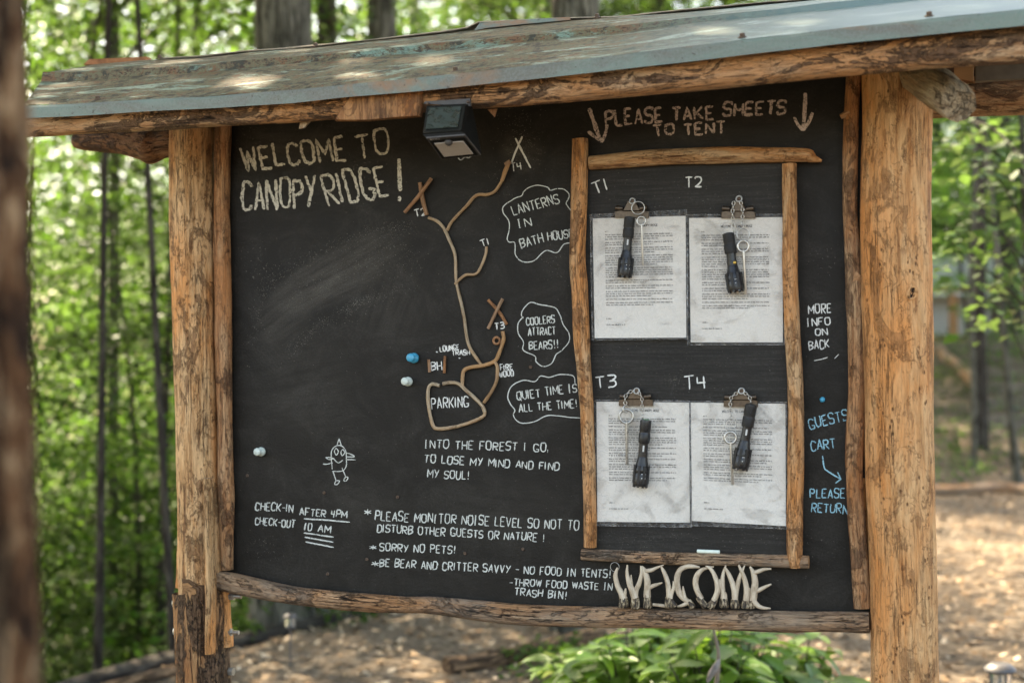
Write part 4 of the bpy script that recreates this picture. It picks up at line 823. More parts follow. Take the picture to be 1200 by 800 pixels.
def flashlight(tx, ty, hx, hy, w, label, tail='blackm', y=-.036):
    a = P(tx, ty, y); b = P(hx, hy, y-.004); L = (b-a).length; ax = (b-a)/L; k = 3.42/F*w/13
    root = empty('flashlight', b, label, 'flashlight')
    R = 6.3*k
    def part(nm, prof, m, seg=26, edge=35):
        mb = MB(); lathe(mb, [(r*R, h*L) for r, h in prof], a, ax, seg); return mb.build(nm, M[m], root, edge=edge)
    part('tail_button', [(.001, -.004), (.55, -.004), (.62, .01), (.62, .03)], 'green' if tail == 'green' else 'blackm')
    part('tail_cap', [(.7, .0), (1.0, .008), (1.04, .03), (1.04, .17), (1.0, .18), (1.0, .19), (1.07, .2), (1.07, .33), (1.0, .345)], tail if tail != 'green' else 'black')
    for i in range(9):
        pass
    part('body', [(.86, .335), (.84, .36), (.84, .47), (.9, .475), (.9, .545), (.82, .55)], 'black')
    hd = part('head', [(.86, .54), (.95, .56), (1.0, .60), (1.18, .66), (1.40, .73), (1.42, .77), (1.38, .775), (1.38, .79), (1.45, .80), (1.46, .95), (1.40, .965), (1.30, .97), (1.24, .94), (.001, .935)], 'black')
    e1 = ax.orthogonal().normalized(); e2 = ax.cross(e1)
    for i in range(9):                                             # cooling fins and crenellated bezel
        th = 2*math.pi*i/9; d = e1*math.cos(th)+e2*math.sin(th); n = ax.cross(d); mb = MB()
        box(mb, a+ax*L*.80+d*R*1.42, (R*.18, R*.42, L*.26), M=Matrix((d, n, ax)).transposed()); mb.build('fin', M['blackm'], hd, smooth=False)
        mb = MB(); box(mb, a+ax*L*.975+d*R*1.30, (R*.2, R*.42, L*.03), M=Matrix((d, n, ax)).transposed()); mb.build('bezel_tooth', M['black'], hd, smooth=False)
    # knurl rings on the tail cap
    mb = MB()
    for i in range(10): torus(mb, a+ax*L*(.04+.013*i), R*1.045, R*.03, e1, e2, 22, 4)
    for i in range(7): torus(mb, a+ax*L*(.215+.017*i), R*1.075, R*.03, e1, e2, 22, 4)
    tag(mb.build('knurling', M['blackm'], root), None, kind='stuff')
    # small printed marks on the side facing the viewer
    v = (CAM-b); v = (v-ax*v.dot(ax)).normalized(); s = ax.cross(v); mb = MB()
    for i in range(4):
        for j in range(3):
            if (i+j) % 2 == 0 or j == 1:
                c = a+ax*L*(.79+.03*i)+v*R*1.50+s*R*(-.9+.35*j)*.8-v*R*(.28*(1-j*.5)); box(mb, c, (R*.05, R*.18, L*.012), M=Matrix((v, s, ax)).transposed())
    mb.build('printed_mark', M['printw'], root, smooth=False)
    return root, a, ax, L, R, v, s
f1 = flashlight(738, 254, 732, 326, 12.5, 'black flashlight hanging head down in front of the T1 sheet')
f2 = flashlight(853.5, 273, 862.5, 343, 13.5, 'black flashlight tilted to the right in front of the T2 sheet')
f3 = flashlight(757, 491.5, 750, 571.5, 13, 'black flashlight with a green tail button in front of the T3 sheet', 'green')
f4 = flashlight(880.5, 473.5, 867, 551, 13.5, 'black flashlight leaning furthest left-down over the T4 sheet')
root, a, ax, L, R, v, s = f2; mb = MB(); c = a+ax*L*.51+v*R*.9*.8+s*R*.45*-1; lathe(mb, [(R*.3, -.001), (R*.3, .003), (.001, .0035)], c, v, 12); mb.build('side_button', M['brass'], root)
for ff in (f1, f3, f4):
    root, a, ax, L, R, v, s = ff; mb = MB(); box(mb, a+ax*L*.42+v*R*.86, (.0006, R*.3, L*.09), M=Matrix((v, s, ax)).transposed()); mb.build('printed_mark', M['printw'], root, smooth=False)

# chalk stick on the frame
mb = MB(); a = P(817, 645.5, -.026); b = P(843.5, 646.5, -.026); lathe(mb, [(.0036, 0), (.0044, .0015), (.0044, (b-a).length-.001), (.0038, (b-a).length)], a, b-a, 16); tag(mb.build('chalk_stick', M['chalkstick'], edge=40), 'pale green stick of chalk lying on the bottom branch of the inner frame', 'chalk')

# ------------------------------------------------------------ ANTLER SIGN
an = empty('antler_sign', P(810, 713, -.05), 'small sign spelling WELCOME in cream deer antler pieces standing on the ledge log', 'antler sign')
ZA = lambda p: [(700+x/5.4545, 630+y/5.4545, r/5.4545) for x, y, r in p]
AN = [ # strokes, burrs (top x,y -> bottom x,y, r)
 ([[(130, 190, 7), (116, 240, 14), (128, 300, 17), (152, 350, 20), (170, 392, 26)], [(192, 172, 5), (190, 225, 11), (203, 290, 16), (224, 335, 21), (242, 385, 24)], [(278, 178, 5), (282, 230, 11), (268, 290, 15), (248, 335, 17), (240, 380, 20)], [(182, 322, 5), (178, 350, 10), (172, 385, 14)], [(216, 236, 4), (217, 280, 9), (220, 320, 12)]], [(168, 382, 168, 446, 29), (243, 374, 240, 450, 27)], -.050),
 ([[(283, 180, 7), (302, 212, 17), (318, 270, 21), (320, 320, 21), (320, 378, 24)], [(305, 212, 13), (345, 206, 13), (380, 190, 9), (425, 173, 3)], [(325, 325, 13), (352, 308, 13), (385, 297, 10), (416, 286, 4)]], [(320, 362, 322, 446, 25)], -.046),
 ([[(405, 178, 5), (425, 215, 12), (443, 260, 15), (454, 310, 17), (462, 380, 22)], [(487, 276, 5), (487, 320, 10), (476, 350, 12), (468, 385, 14)]], [(458, 375, 462, 445, 25), (478, 402, 500, 440, 14)], -.050),
 ([[(655, 188, 6), (615, 182, 13), (570, 184, 15), (530, 205, 17), (510, 255, 19), (514, 320, 20), (538, 372, 19), (580, 405, 16)], [(548, 308, 4), (551, 340, 9), (560, 380, 12)], [(512, 438, 6), (545, 430, 11), (580, 412, 14), (600, 398, 10)]], [(590, 402, 612, 446, 20)], -.046),
 ([[(710, 193, 5), (672, 202, 12), (640, 235, 17), (628, 285, 19), (640, 340, 18), (668, 390, 17)], [(692, 180, 5), (722, 195, 11), (750, 240, 14), (768, 300, 17), (766, 350, 18), (745, 400, 18)], [(783, 262, 4), (782, 300, 9), (774, 345, 12)], [(745, 184, 4), (725, 186, 6), (700, 183, 7)]], [(640, 375, 695, 440, 20), (758, 392, 715, 444, 24)], -.052),
 ([[(822, 174, 5), (805, 230, 11), (800, 290, 15), (802, 350, 17), (806, 392, 20)], [(815, 186, 6), (842, 235, 14), (864, 290, 17), (876, 340, 19), (880, 392, 20)], [(942, 176, 4), (922, 220, 11), (904, 270, 15), (890, 330, 16), (882, 380, 18)], [(903, 172, 6), (928, 225, 13), (948, 285, 16), (954, 340, 18), (952, 400, 20)], [(974, 318, 4), (970, 345, 8), (962, 385, 10)], [(818, 345, 4), (822, 365, 8), (820, 400, 12)]], [(808, 385, 812, 446, 27), (880, 388, 884, 448, 25), (948, 392, 945, 448, 25)], -.048),
 ([[(976, 182, 6), (998, 225, 17), (1008, 285, 21), (1002, 340, 24), (995, 400, 25)], [(1003, 222, 13), (1035, 212, 13), (1070, 200, 10), (1112, 198, 5)], [(1005, 345, 15), (1040, 330, 14), (1075, 312, 11), (1112, 295, 5)], [(996, 400, 20), (1025, 432, 16), (1060, 446, 11), (1108, 450, 5)]], [(985, 392, 992, 450, 22)], -.045)]
for strokes, burrs, y in AN:
    mb = MB()
    for k, s_ in enumerate(strokes): pxtube(mb, ZA(s_), y-.002*(k % 2), seg=14, sub=5, lump=.08, lf=30, seed=random.randint(1, 60))
    ob = mb.build('antler', M['antler'], an)
    for x0, y0, x1, y1, r in burrs:
        mb = MB(); pxtube(mb, ZA([(x0, y0, r*.80), (x0*.7+x1*.3, y0*.7+y1*.3, r*.95), ((x0+x1)/2, (y0+y1)/2, r), (x0*.2+x1*.8, y0*.2+y1*.8, r*1.05), (x1, y1, r*.95)]), y, seg=30, sub=5, lump=.12, lf=50, seed=random.randint(1, 60), ridge=.42)
        mb.build('burr', M['burr'], ob)
mb = MB(); torus(mb, P(720.5, 664, -.05), .011, .0007, (1, 0, 0), (0, 0, 1), 20, 5); mb.build('wire', M['zinc'], an)
mb = MB(); pxtube(mb, ZA([(355, 425, 10), (420, 432, 11), (440, 436, 8)]), -.044, seg=12, sub=3, lump=.1, seed=3); mb.build('antler', M['antler'], an)

# ------------------------------------------------------------ SOLAR WALL LAMP
sl = empty('solar_wall_light', P(525, 118, -.41), 'boxy dark solar wall light with a dusty panel, screwed to the eave beam', 'wall light')
A = [P(500, 125, -.425), P(546.5, 122.5, -.425), P(541, 154.5, -.49), P(495.5, 157.5, -.49)]       # top panel corners
B = [P(545, 157, -.49), P(499, 160.5, -.49), P(517.5, 186, -.40), P(564, 181, -.40)]
def quadbox(mb, q, th, bev=0, mi=0):
    n = ((q[1]-q[0]).cross(q[3]-q[0])).normalized()
    if n.dot(CAM-q[0]) < 0: n = -n
    c = sum(q, Vector())/4; top = [c+(p-c)*(1-bev)+n*th for p in q]; mb.add(list(q)+top, [(0, 1, 5, 4), (1, 2, 6, 5), (2, 3, 7, 6), (3, 0, 4, 7), (4, 5, 6, 7), (3, 2, 1, 0)], None, mi)
def sub(q, u0, u1, v0, v1):
    f = lambda u, v: (q[0]*(1-u)+q[1]*u)*(1-v)+(q[3]*(1-u)+q[2]*u)*v
    return [f(u0, v0), f(u1, v0), f(u1, v1), f(u0, v1)]
top0, top1 = P(498, 121, -.395), P(551.5, 118.5, -.395); bk0, bk1 = P(517.5, 186, -.375), P(564.5, 181, -.375); tr = P(551, 123, -.40)
mb = MB(); V = [A[0], A[1], A[2], A[3], B[1], B[0], B[2], B[3], P(512, 176, -.36), P(563, 174, -.36), P(504, 124, -.36), P(553, 122, -.36)]
mb.add(V, [(0, 1, 2, 3), (3, 2, 5, 4), (4, 5, 7, 6), (1, 11, 9, 7, 5, 2), (0, 3, 4, 6, 8, 10), (0, 10, 11, 1), (6, 7, 9, 8), (8, 9, 11, 10)]); hb = mb.build('housing', M['hous'], sl, smooth=False)
mb = MB(); quadbox(mb, A, .003, .02); mb.build('panel_frame', M['hous'], sl, smooth=False)
mb = MB(); quadbox(mb, [p+Vector((0, -.0035, .0025)) for p in sub(A, .08, .90, .12, .88)], .0012); mb.build('solar_panel', M['solar'], sl, smooth=False)
mb = MB(); quadbox(mb, [B[1], B[0], B[3], B[2]], .003, .02); mb.build('lens_frame', M['housgrey'], sl, smooth=False)
LQ = [B[1], B[0], B[3], B[2]]; nn = ((LQ[1]-LQ[0]).cross(LQ[3]-LQ[0])).normalized(); nn = nn if nn.dot(CAM-LQ[0]) > 0 else -nn
mb = MB(); quadbox(mb, [p+nn*.0032 for p in sub(LQ, .05, .95, .10, .94)], .001, 0); mb.build('lens_surround', M['hous'], sl, smooth=False)
mb = MB(); quadbox(mb, [p+nn*.0048 for p in sub(LQ, .13, .87, .22, .84)], .0012, .02); mb.build('lens', M['lens'], sl, smooth=False)
c = sub(LQ, .5, .5, .22, .22)[0]+nn*.004; mb = MB(); lathe(mb, [(.009, 0), (.009, .003), (.0075, .006), (.0045, .0085), (.0008, .0095)], c, nn, 18); mb.build('motion_sensor', M['housgrey'], sl, edge=50)
mb = MB(); quadbox(mb, [P(497.5, 122, -.40), P(498.5, 119.5, -.40), P(552, 116, -.40), P(552.5, 125, -.40)], .006, .01); mb.build('wall_plate', M['housgrey'], sl, smooth=False)
for x, y in ((501.5, 121.5), (548.5, 119.5)):
    mb = MB(); lathe(mb, [(.0035, 0), (.0035, .002), (.001, .003)], P(x, y, -.408), (0, -1, 0), 10); mb.build('screw', M['screw'], sl)
mb = MB(); pxtube(mb, [(536, 184, .7), (540, 187.5, .7), (545, 184, .7), (549, 185, .7), (552, 183, .7)], -.40, seg=6, sub=4); mb.build('wire_loop', M['zinc'], sl)
mb = MB(); pos = 0; word = 'BAXIA'; tot = sum(glyph(c)[0] for c in word)+1.1*4; LA = sub(LQ, .09, .34, .045, .145)
for ch in word:                                                    # the maker's word moulded on the front edge
    w, g = glyph(ch)
    for st in g:
        for a, b in zip(st, st[1:]):
            f = lambda p: ((LA[0]*(1-p[0])+LA[1]*p[0])*(p[1])+(LA[3]*(1-p[0])+LA[2]*p[0])*(1-p[1]))
            p0 = f(((pos+a[0]*w)/tot, a[1])); p1 = f(((pos+b[0]*w)/tot, b[1]))
            tube(mb, [(*(p0+nn*.0034), .00035), (*(p1+nn*.0034), .00035)], 5, 1)
    pos += w+1.1
mb.build('maker_lettering', M['lens'], sl)
# ------------------------------------------------------------ GROUND
us = sorted(set([round(-9+.30*i, 2) for i in range(74)]+[-90, -60, -40, -28, -20, -16, -13.5, -11, 14, 16, 19, 23, 28, 36, 50, 75, 110]))
ds = sorted(set([round(3+.22*i, 2) for i in range(105)]+[-40, -20, -10, -5, -2, 0, 1.5, 27, 28.5, 30, 33, 37, 42, 50, 60, 80, 110, 160, 240, 400]))
V = []; Fc = []
for d in ds:
    for u in us:
        z = ground_h(u, d) if d < 150 else ground_h(u, 150)
        V.append(UD(u, d, z))
nu = len(us)
for j in range(len(ds)-1):
    for i in range(nu-1): a = j*nu+i; Fc.append((a, a+1, a+nu+1, a+nu))
tag(link('ground', mesh('ground', V, Fc, M['ground'])), None, kind='structure')

# loose leaves and chips on the path, near enough to show as relief
def litter(name, n, area, s0, s1, mats, lift=.004, tilt=.5):
    vs = np.empty((n*4, 3)); k = 0
    for i in range(n):
        u = random.uniform(area[0], area[1]); d = area[2]+(area[3]-area[2])*random.random()**1.3; z = ground_h(u, d)+lift
        L = random.uniform(s0, s1); a = random.uniform(0, 6.28); x = Vector((math.cos(a), math.sin(a), random.uniform(-tilt, tilt)))*L; y = Vector((-math.sin(a), math.cos(a), random.uniform(-tilt, tilt)))*L*.55
        c = UD(u, d, z)
        for q in (c-x, c-y, c+x+Vector((0, 0, L*.3)), c+y): vs[k] = q; k += 1
    me = bpy.data.meshes.new(name); f = [(4*i, 4*i+1, 4*i+2, 4*i+3) for i in range(n)]
    me.from_pydata(vs.tolist(), [], f); me.materials.append(mats); return tag(link(name, me, local=True), None, kind='stuff')
def littermat():
    t = NT('fallen_leaves'); r = t.n('NewGeometry').outputs['Random Per Island']
    return t.done(t.bsdf(t.ramp(r, [(0, (.12, .075, .045)), (.35, (.26, .17, .10)), (.7, (.42, .30, .19)), (1.0, (.55, .44, .32))]), .9, spec=.1))
M['litter'] = littermat()
litter('leaf_litter', 26000, (-6, 8, 4.5, 20), .012, .038, M['litter'])

# ------------------------------------------------------------ FOLIAGE
def leaf_cloud(centers, normals, n_each, spread, L0, L1, rng, flat=.25, droop=.25, wide=.58, tiltn=.55):
    """numpy: many folded leaves round spray centres; returns verts, faces"""
    C = np.repeat(centers, n_each, 0); n = len(C)
    r = np.sqrt(rng.random(n))*np.repeat(spread, n_each); a = rng.random(n)*2*np.pi
    off = np.stack([r*np.cos(a), r*np.sin(a), rng.normal(0, 1, n)*np.repeat(spread, n_each)*flat-droop*r*r/np.repeat(spread, n_each)], 1)
    P0 = C+off; L = rng.uniform(L0, L1, n)[:, None]
    az = a+rng.normal(0, .9, n); d = np.stack([np.cos(az), np.sin(az), rng.normal(-.25, .35, n)], 1); d /= np.linalg.norm(d, axis=1)[:, None]
    up = np.stack([rng.normal(0, tiltn, n), rng.normal(0, tiltn, n), np.ones(n)], 1); s = np.cross(d, up); s /= np.linalg.norm(s, axis=1)[:, None]; nn = np.cross(s, d)
    v = np.empty((n, 4, 3)); v[:, 0] = P0; v[:, 2] = P0+d*L; mid = P0+d*L*.45; v[:, 1] = mid+s*L*wide*.5+nn*L*.10; v[:, 3] = mid-s*L*wide*.5+nn*L*.10
    return v.reshape(-1, 3)
def quads_mesh(name, v, mat):
    n = len(v)//4; me = bpy.data.meshes.new(name); me.vertices.add(n*4); me.vertices.foreach_set('co', v.ravel()); me.loops.add(n*4); me.polygons.add(n)
    me.loops.foreach_set('vertex_index', np.arange(n*4)); me.polygons.foreach_set('loop_start', np.arange(n)*4); me.update(calc_edges=True); me.validate(); me.materials.append(mat); return me
def crown_parts(seed, rx, z0, z1, sprays, per, L0, L1, mat, spread=.55, trunk_r=.09, trunk_h=None, bend=.3, barkm='bark_dark', shell=.35, flat=.12, limbs=16):
    rng = np.random.default_rng(seed); rr = random.Random(seed)
    cs = []
    while len(cs) < sprays:
        p = rng.uniform(-1, 1, 3); q = np.linalg.norm(p)
        if q > 1 or q < shell*rng.random(): continue
        k = .65+.5*noise.noise(Vector((p[0]*1.3+seed, p[1]*1.3, p[2]*1.6)))
        if rng.random() > k+.25: continue
        cs.append((p[0]*rx, p[1]*rx, z0+(z1-z0)*(p[2]+1)/2))
    cs = np.array(cs); sp = rng.uniform(.6, 1.3, sprays)*spread
    v = leaf_cloud(cs, None, per, sp, L0, L1, rng, flat)
    crown = quads_mesh('crown', v, mat)
    trunk_h = trunk_h or z1*.96; path = []; a0 = rr.uniform(0, 6.28)
    for i in range(7):
        t = i/6; path.append((bend*math.sin(t*3+a0)*t, bend*math.cos(t*2.3+a0)*t, -.3+(trunk_h+.3)*t, trunk_r*(1-.72*t)*(1.25 if i == 0 else 1)))
    mb = MB(); tube(mb, path, 10, 4, .08, 2, seed % 40); tme = mesh('trunk', mb.v, mb.f, M[barkm], True, mb.a)
    mb = MB(); idx = rng.choice(len(cs), min(limbs, len(cs)), replace=False)
    for i in idx:
        c = cs[i]; zt = max(.1*trunk_h, c[2]-rr.uniform(.2, .5)*math.hypot(c[0], c[1])-.1); t = min(.97, (zt+.3)/(trunk_h+.3)); bx, by = bend*math.sin(t*3+a0)*t, bend*math.cos(t*2.3+a0)*t; zt = min(zt, trunk_h*.95)
        r0 = trunk_r*.34*(1-.5*t); tube(mb, [(bx, by, zt, r0), ((bx+c[0])*.5+rr.uniform(-.1, .1), (by+c[1])*.5+rr.uniform(-.1, .1), (zt+c[2])*.5+.08, r0*.6), (c[0], c[1], c[2], r0*.22)], 5, 3, 0, 3, 1)
    bme = mesh('branches', mb.v, mb.f, M[barkm], True, mb.a)
    return tme, bme, crown
print('crowns')
KIND = {
 'under_a': crown_parts(101, 2.1, .3, 5.2, 62, 190, .05, .09, M['leaf'], .85, .028, 5.4, flat=.06),
 'under_b': crown_parts(102, 2.3, .2, 4.6, 60, 190, .055, .10, M['leaf'], .9, .025, 5.0, .4, flat=.07),
 'dark_a': crown_parts(103, 2.0, .2, 7.0, 80, 220, .035, .07, M['leafdark'], .95, .035, 7.6, .25, flat=.04),
 'tall_a': crown_parts(104, 3.4, 6.5, 14.0, 150, 70, .10, .16, M['leaf'], .9, .17, 14, .35, 'bark_grey'),
 'tall_b': crown_parts(105, 3.8, 6.0, 12.5, 150, 70, .10, .17, M['leaf'], .95, .15, 12.5, .4, 'bark_dark'),
 'tall_c': crown_parts(106, 3.0, 5.0, 13.0, 150, 60, .09, .15, M['leafdark'], .8, .16, 13.5, .3, 'bark_dark'),
 'pale_a': crown_parts(107, 1.7, 1.3, 4.2, 60, 46, .09, .15, M['leafpale'], .5, .035, 4.2, .4)}
print('done crowns')
def tree(name, kind, u, d, label, group=None, s=1.0, rz=None, lean=(0, 0), z=None, parts='tbc'):
    c = UD(u, d, ground_h(u, d) if z is None else z); root = empty(name, c, label, 'tree', group)
    root.rotation_euler = (lean[0], lean[1], random.uniform(0, 6.28) if rz is None else rz); root.scale = (s, s, s)
    for key, nm, me in zip('tbc', ('trunk', 'branches', 'crown'), KIND[kind]):
        if key in parts: o = bpy.data.objects.new(nm, me); COL.objects.link(o); o.parent = root
    return root
def U(px, d): return (px-600)/F*d
# trunks one can single out: built individually
def lone_tree(name, px0, py_base, d, w0, px1, w1, py1, mat, label, crown=None, seed=1, extra=8.0, cs=1.0, lump=.08, bark_amt=.05):
    """trunk from its base to where the photograph loses it, carried on upwards into its crown"""
    b = G(px0, py_base, d); gz = gh_xy(b.x, b.y); t = G(px1, py1, d)
    if abs(t.z-b.z) < .2: t = b+Vector((0, 0, 2))
    dirv = (t-b)/(t.z-b.z); base = b+dirv*(gz-.15-b.z); r0, r1 = w0/2*d/F, w1/2*d/F
    root = empty(name, (base.x, base.y, gz), label, 'tree')
    H = t.z+extra; pts = []
    for i in range(9):
        k = i/8; z = gz-.15+(H-gz+.15)*k; p = base+dirv*(z-base.z); kk = (z-gz)/(t.z-gz+.01); rad = r0+(r1-r0)*min(1, max(0, kk)); rad *= 1 if kk <= 1 else max(.25, 1-(kk-1)*.3)
        w = .02*d/10; pts.append((p.x+noise.noise(Vector((seed, k*3, 0)))*w, p.y, z, rad*(1.35 if i == 0 else 1)))
    mb = MB(); tube(mb, pts, 20, 8, lump, 2.5, seed, ridge=bark_amt); mb.build('trunk', M[mat], root)
    if crown:
        tr, br, cr = KIND[crown]
        for nm, me in (('branches', br), ('crown', cr)):
            o = bpy.data.objects.new(nm, me); COL.objects.link(o); o.parent = root; o.scale = (cs, cs, cs); zc = {'t': 6.0, 'u': .2, 'd': .2, 'p': 1.0}[crown[0]]
            px_ = base+dirv*(gz-base.z); o.location = tuple(_hr*{3: -2.2, 6: -1.5}.get(seed, 0)+_hf*{3: -1.5, 6: -1.2}.get(seed, 0)); o.rotation_euler = (0, 0, seed)  # two crowns pushed off their trunks so their shade falls on the roof
    return root
# the blurred trunk close to the lens
fg = empty('pine_tree', (G(12, 400, 1.28).x, G(12, 400, 1.28).y, 0), 'reddish brown pine trunk very close at the left edge, out of focus', 'tree')
mb = MB(); q = []
for py, rx in ((-900, 24), (-300, 27), (0, 28.5), (130, 30), (260, 33), (400, 37), (530, 40), (660, 43), (800, 47), (1200, 52), (2400, 64)):
    R_ = 100; c = G(rx-4-R_, py, 1.28); q.append((c.x, c.y, c.z, R_*1.28/F))
q = [(a, b, c, r) for a, b, c, r in q]; tube(mb, q, 48, 8, .035, 9, 77, ridge=.05); mb.build('trunk', M['bark_pine'], fg)
o = bpy.data.objects.new('crown', KIND['tall_c'][2]); COL.objects.link(o); o.parent = fg; o.location = (0, 0, .5); o.scale = (.8, .8, .8)
o = bpy.data.objects.new('branches', KIND['tall_c'][1]); COL.objects.link(o); o.parent = fg; o.location = (0, 0, .5); o.scale = (.8, .8, .8)

lone_tree('beech_tree', 330, 716, 9.3, 62, 332, 68, 20, 'bark_grey', 'thick smooth grey trunk rising above the left half of the roof', 'tall_a', 3, lump=.03, bark_amt=.015)
lone_tree('beech_tree', 448, 690, 12, 34, 447, 35, 15, 'bark_grey', 'medium grey trunk above the roof, right of the thickest grey one', None, 4, lump=.03, bark_amt=.015)
lone_tree('forest_tree', 384, 700, 14, 22, 384, 24, 20, 'bark_dark', 'dark thin trunk between the two grey trunks above the roof', 'tall_c', 5)
lone_tree('forest_tree', 668, 760, 8.2, 40, 674, 58, 8, 'bark_grey', 'brownish trunk seen above the roof centre and again under the ledge log', 'tall_b', 6, lump=.05)
lone_tree('forest_tree', 114, 770, 9.6, 12, 122, 8, 300, 'bark_dark', 'slender dark sapling trunk halfway between the pine and the left post', None, 7, extra=4)
lone_tree('forest_tree', 203, 752, 8.9, 11, 170, 7, 165, 'bark_dark', 'thin dark leaning sapling just left of the left post', None, 8, extra=3)
lone_tree('forest_tree', 132, 760, 14, 14, 133, 13, 330, 'bark_grey', 'faint pale trunk deep in the green behind the left saplings', 'tall_a', 9, extra=7)
lone_tree('forest_tree', 1150, 535, 17, 15, 1149, 13, 150, 'bark_dark', 'straight dark trunk on the slope right of the right post', 'tall_c', 10)
lone_tree('forest_tree', 1140, 528, 16.2, 7, 1140, 7, 330, 'bark_grey', 'pale thin trunk touching the straight dark one on the right slope', None, 11, extra=2)
lone_tree('forest_tree', 1193, 570, 15.5, 10, 1176, 8, 380, 'bark_grey', 'slim grey crooked trunk near the right edge, above the path log', None, 12, extra=5)
lone_tree('forest_tree', 1180, 410, 24, 32, 1176, 26, 240, 'bark_dark', 'broad dark trunk beside the pale canvas tent at the right edge', 'tall_b', 13)
# fine dead side twigs on the left saplings
for (pxa, d) in ((118, 9.6), (185, 8.9)):
    pass
# trees that fill the woods
GRP = 'blurred leafy trees filling the woods'
LBL = {'p': 'slight pale young tree standing in front of the canvas tent', 'u': 'leafy green understory tree, one of many blurred behind the shelter', 'd': 'dark green dense young tree, one of several blurred behind the shelter', 't': 'tall leafy canopy tree, one of many closing the woods behind the shelter or added out of view for shade'}
def fill(kind, u, d, s=1.0):
    k = kind[0]; tree('forest_tree', kind, u, d, LBL[k], {'p': None, 'u': 'understory trees behind the shelter', 'd': 'dark young trees behind the shelter', 't': 'canopy trees closing the woods'}[k], s)
R2 = random.Random(5)
# left drop-off: crowns from below eye level to the roof
for d, n, a, b, kinds in ((12.5, 3, -40, 260, ('dark_a', 'under_a', 'dark_a')), (15.5, 5, -80, 420, ('under_b', 'dark_a', 'under_a')), (19.5, 6, -100, 640, ('under_a', 'dark_a', 'under_b')), (25, 3, -120, 620, ('tall_b', 'tall_c', 'tall_a')), (32, 6, -120, 760, ('tall_b', 'tall_a', 'tall_c'))):
    for i in range(n):
        px = a+(b-a)*(i+.5)/n+R2.uniform(-22, 22); fill(kinds[i % len(kinds)], U(px, d), d+R2.uniform(-1, 1), R2.uniform(.9, 1.25))
for d, n, a, b, kinds in ((20, 1, 1250, 1330, ('under_b',)), (24, 1, 1110, 1150, ('pale_a',)), (30.5, 4, 1040, 1300, ('under_a', 'dark_a', 'under_b')), (26, 3, 560, 1010, ('tall_a', 'tall_b', 'tall_c')), (33, 3, 1080, 1300, ('under_b', 'under_a', 'under_b')), (30, 4, 900, 1330, ('under_b', 'under_b', 'under_a')), (34, 6, 600, 1400, ('tall_a', 'tall_c', 'tall_b'))):
    for i in range(n):
        px = a+(b-a)*(i+.5)/n+R2.uniform(-30, 30); fill(kinds[i % len(kinds)], U(px, d), d+R2.uniform(-1, 1), R2.uniform(.95, 1.3))
# added trees, mostly out of view, that shade the roof and dapple the ground
for u, d, k, s in ((-4.3, 7.2, 'tall_a', .95), (-5.8, 8.0, 'tall_b', .85), (.8, 19.5, 'tall_c', .75), (-6.6, 8.0, 'tall_c', 1.0), (-7.5, 12.5, 'tall_b', .9), (-13, 6, 'tall_a', 1.0), (-5.3, 9.1, 'tall_a', .9), (4.4, 4.7, 'tall_a', .9), (-3.6, 3.2, 'tall_b', .85)):
    fill(k, u, d, s)
# pale big-leaved sapling close behind the right post
def big_leaf_branch(): pass
rng = np.random.default_rng(9); sap = empty('maple_sapling', UD(U(1215, 7.6), 7.6, ground_h(U(1215, 7.6), 7.6)), 'pale sunlit maple sapling reaching in beside the right post', 'tree')
mb = MB(); b0 = sap.location; tp_ = G(1195, 60, 7.6); tube(mb, [(b0.x, b0.y, b0.z-.1, .03), ((b0.x*.5+tp_.x*.5), b0.y*.5+tp_.y*.5+.1, (b0.z+tp_.z)*.5, .022), (tp_.x, tp_.y, tp_.z, .012)], 8, 6, .05, 4, 3); mb.build('trunk', M['bark_grey'], sap)
sprs = [(1185, 165, 7.4), (1150, 190, 7.2), (1120, 235, 7.3), (1195, 215, 7.6), (1160, 260, 7.4), (1105, 290, 7.1), (1190, 300, 7.5), (1140, 320, 7.4), (1175, 375, 7.3), (1200, 350, 7.6), (1165, 150, 7.9), (1110, 170, 8.0), (1200, 260, 7.1), (1215, 180, 7.3), (1225, 320, 7.4), (1130, 140, 8.2)]
cs = np.array([tuple(G(a, b, d)) for a, b, d in sprs]); v = leaf_cloud(cs, None, 26, np.full(len(cs), .26), .055, .10, rng, .12, .35, .7, .35); link('crown', quads_mesh('crown', v, M['leafpale']), sap)
mb = MB()
for c in cs:
    t = min(.95, max(.2, (c[2]-.3-b0.z)/(tp_.z-b0.z))); s0 = b0.lerp(tp_, t); tube(mb, [(*s0, .008), (*((s0+Vector(c))/2+Vector((0, 0, .05))), .005), (*c, .002)], 5, 3)
mb.build('branches', M['bark_grey'], sap)

# distant woods: one mass of leaves beyond the trees one can tell apart
print('far')
rng = np.random.default_rng(21); n = 3200; ang = rng.uniform(-.52, .52, n); dist = rng.uniform(36, 60, n); zc = rng.uniform(-10, 20, n); cs = np.empty((n, 3))
for i in range(n):
    u = math.tan(ang[i])*dist[i]; q = UD(u, dist[i]); cs[i] = (q.x, q.y, zc[i]+2)
v = leaf_cloud(cs, None, 34, rng.uniform(.8, 1.7, n), .22, .42, rng, .3); tag(link('far_woods', quads_mesh('far_woods', v, M['leaf']), local=True), None, kind='stuff')
n = 1500; ang = rng.uniform(-.55, .55, n); dist = rng.uniform(62, 85, n); cs = np.empty((n, 3))
for i in range(n): q = UD(math.tan(ang[i])*dist[i], dist[i]); cs[i] = (q.x, q.y, rng.uniform(-14, 27))
v = leaf_cloud(cs, None, 34, rng.uniform(1.3, 2.6, n), .45, .85, rng, .3); tag(link('far_woods', quads_mesh('far_woods', v, M['leaf']), local=True), None, kind='stuff')
n = 500; cs = np.empty((n, 3))
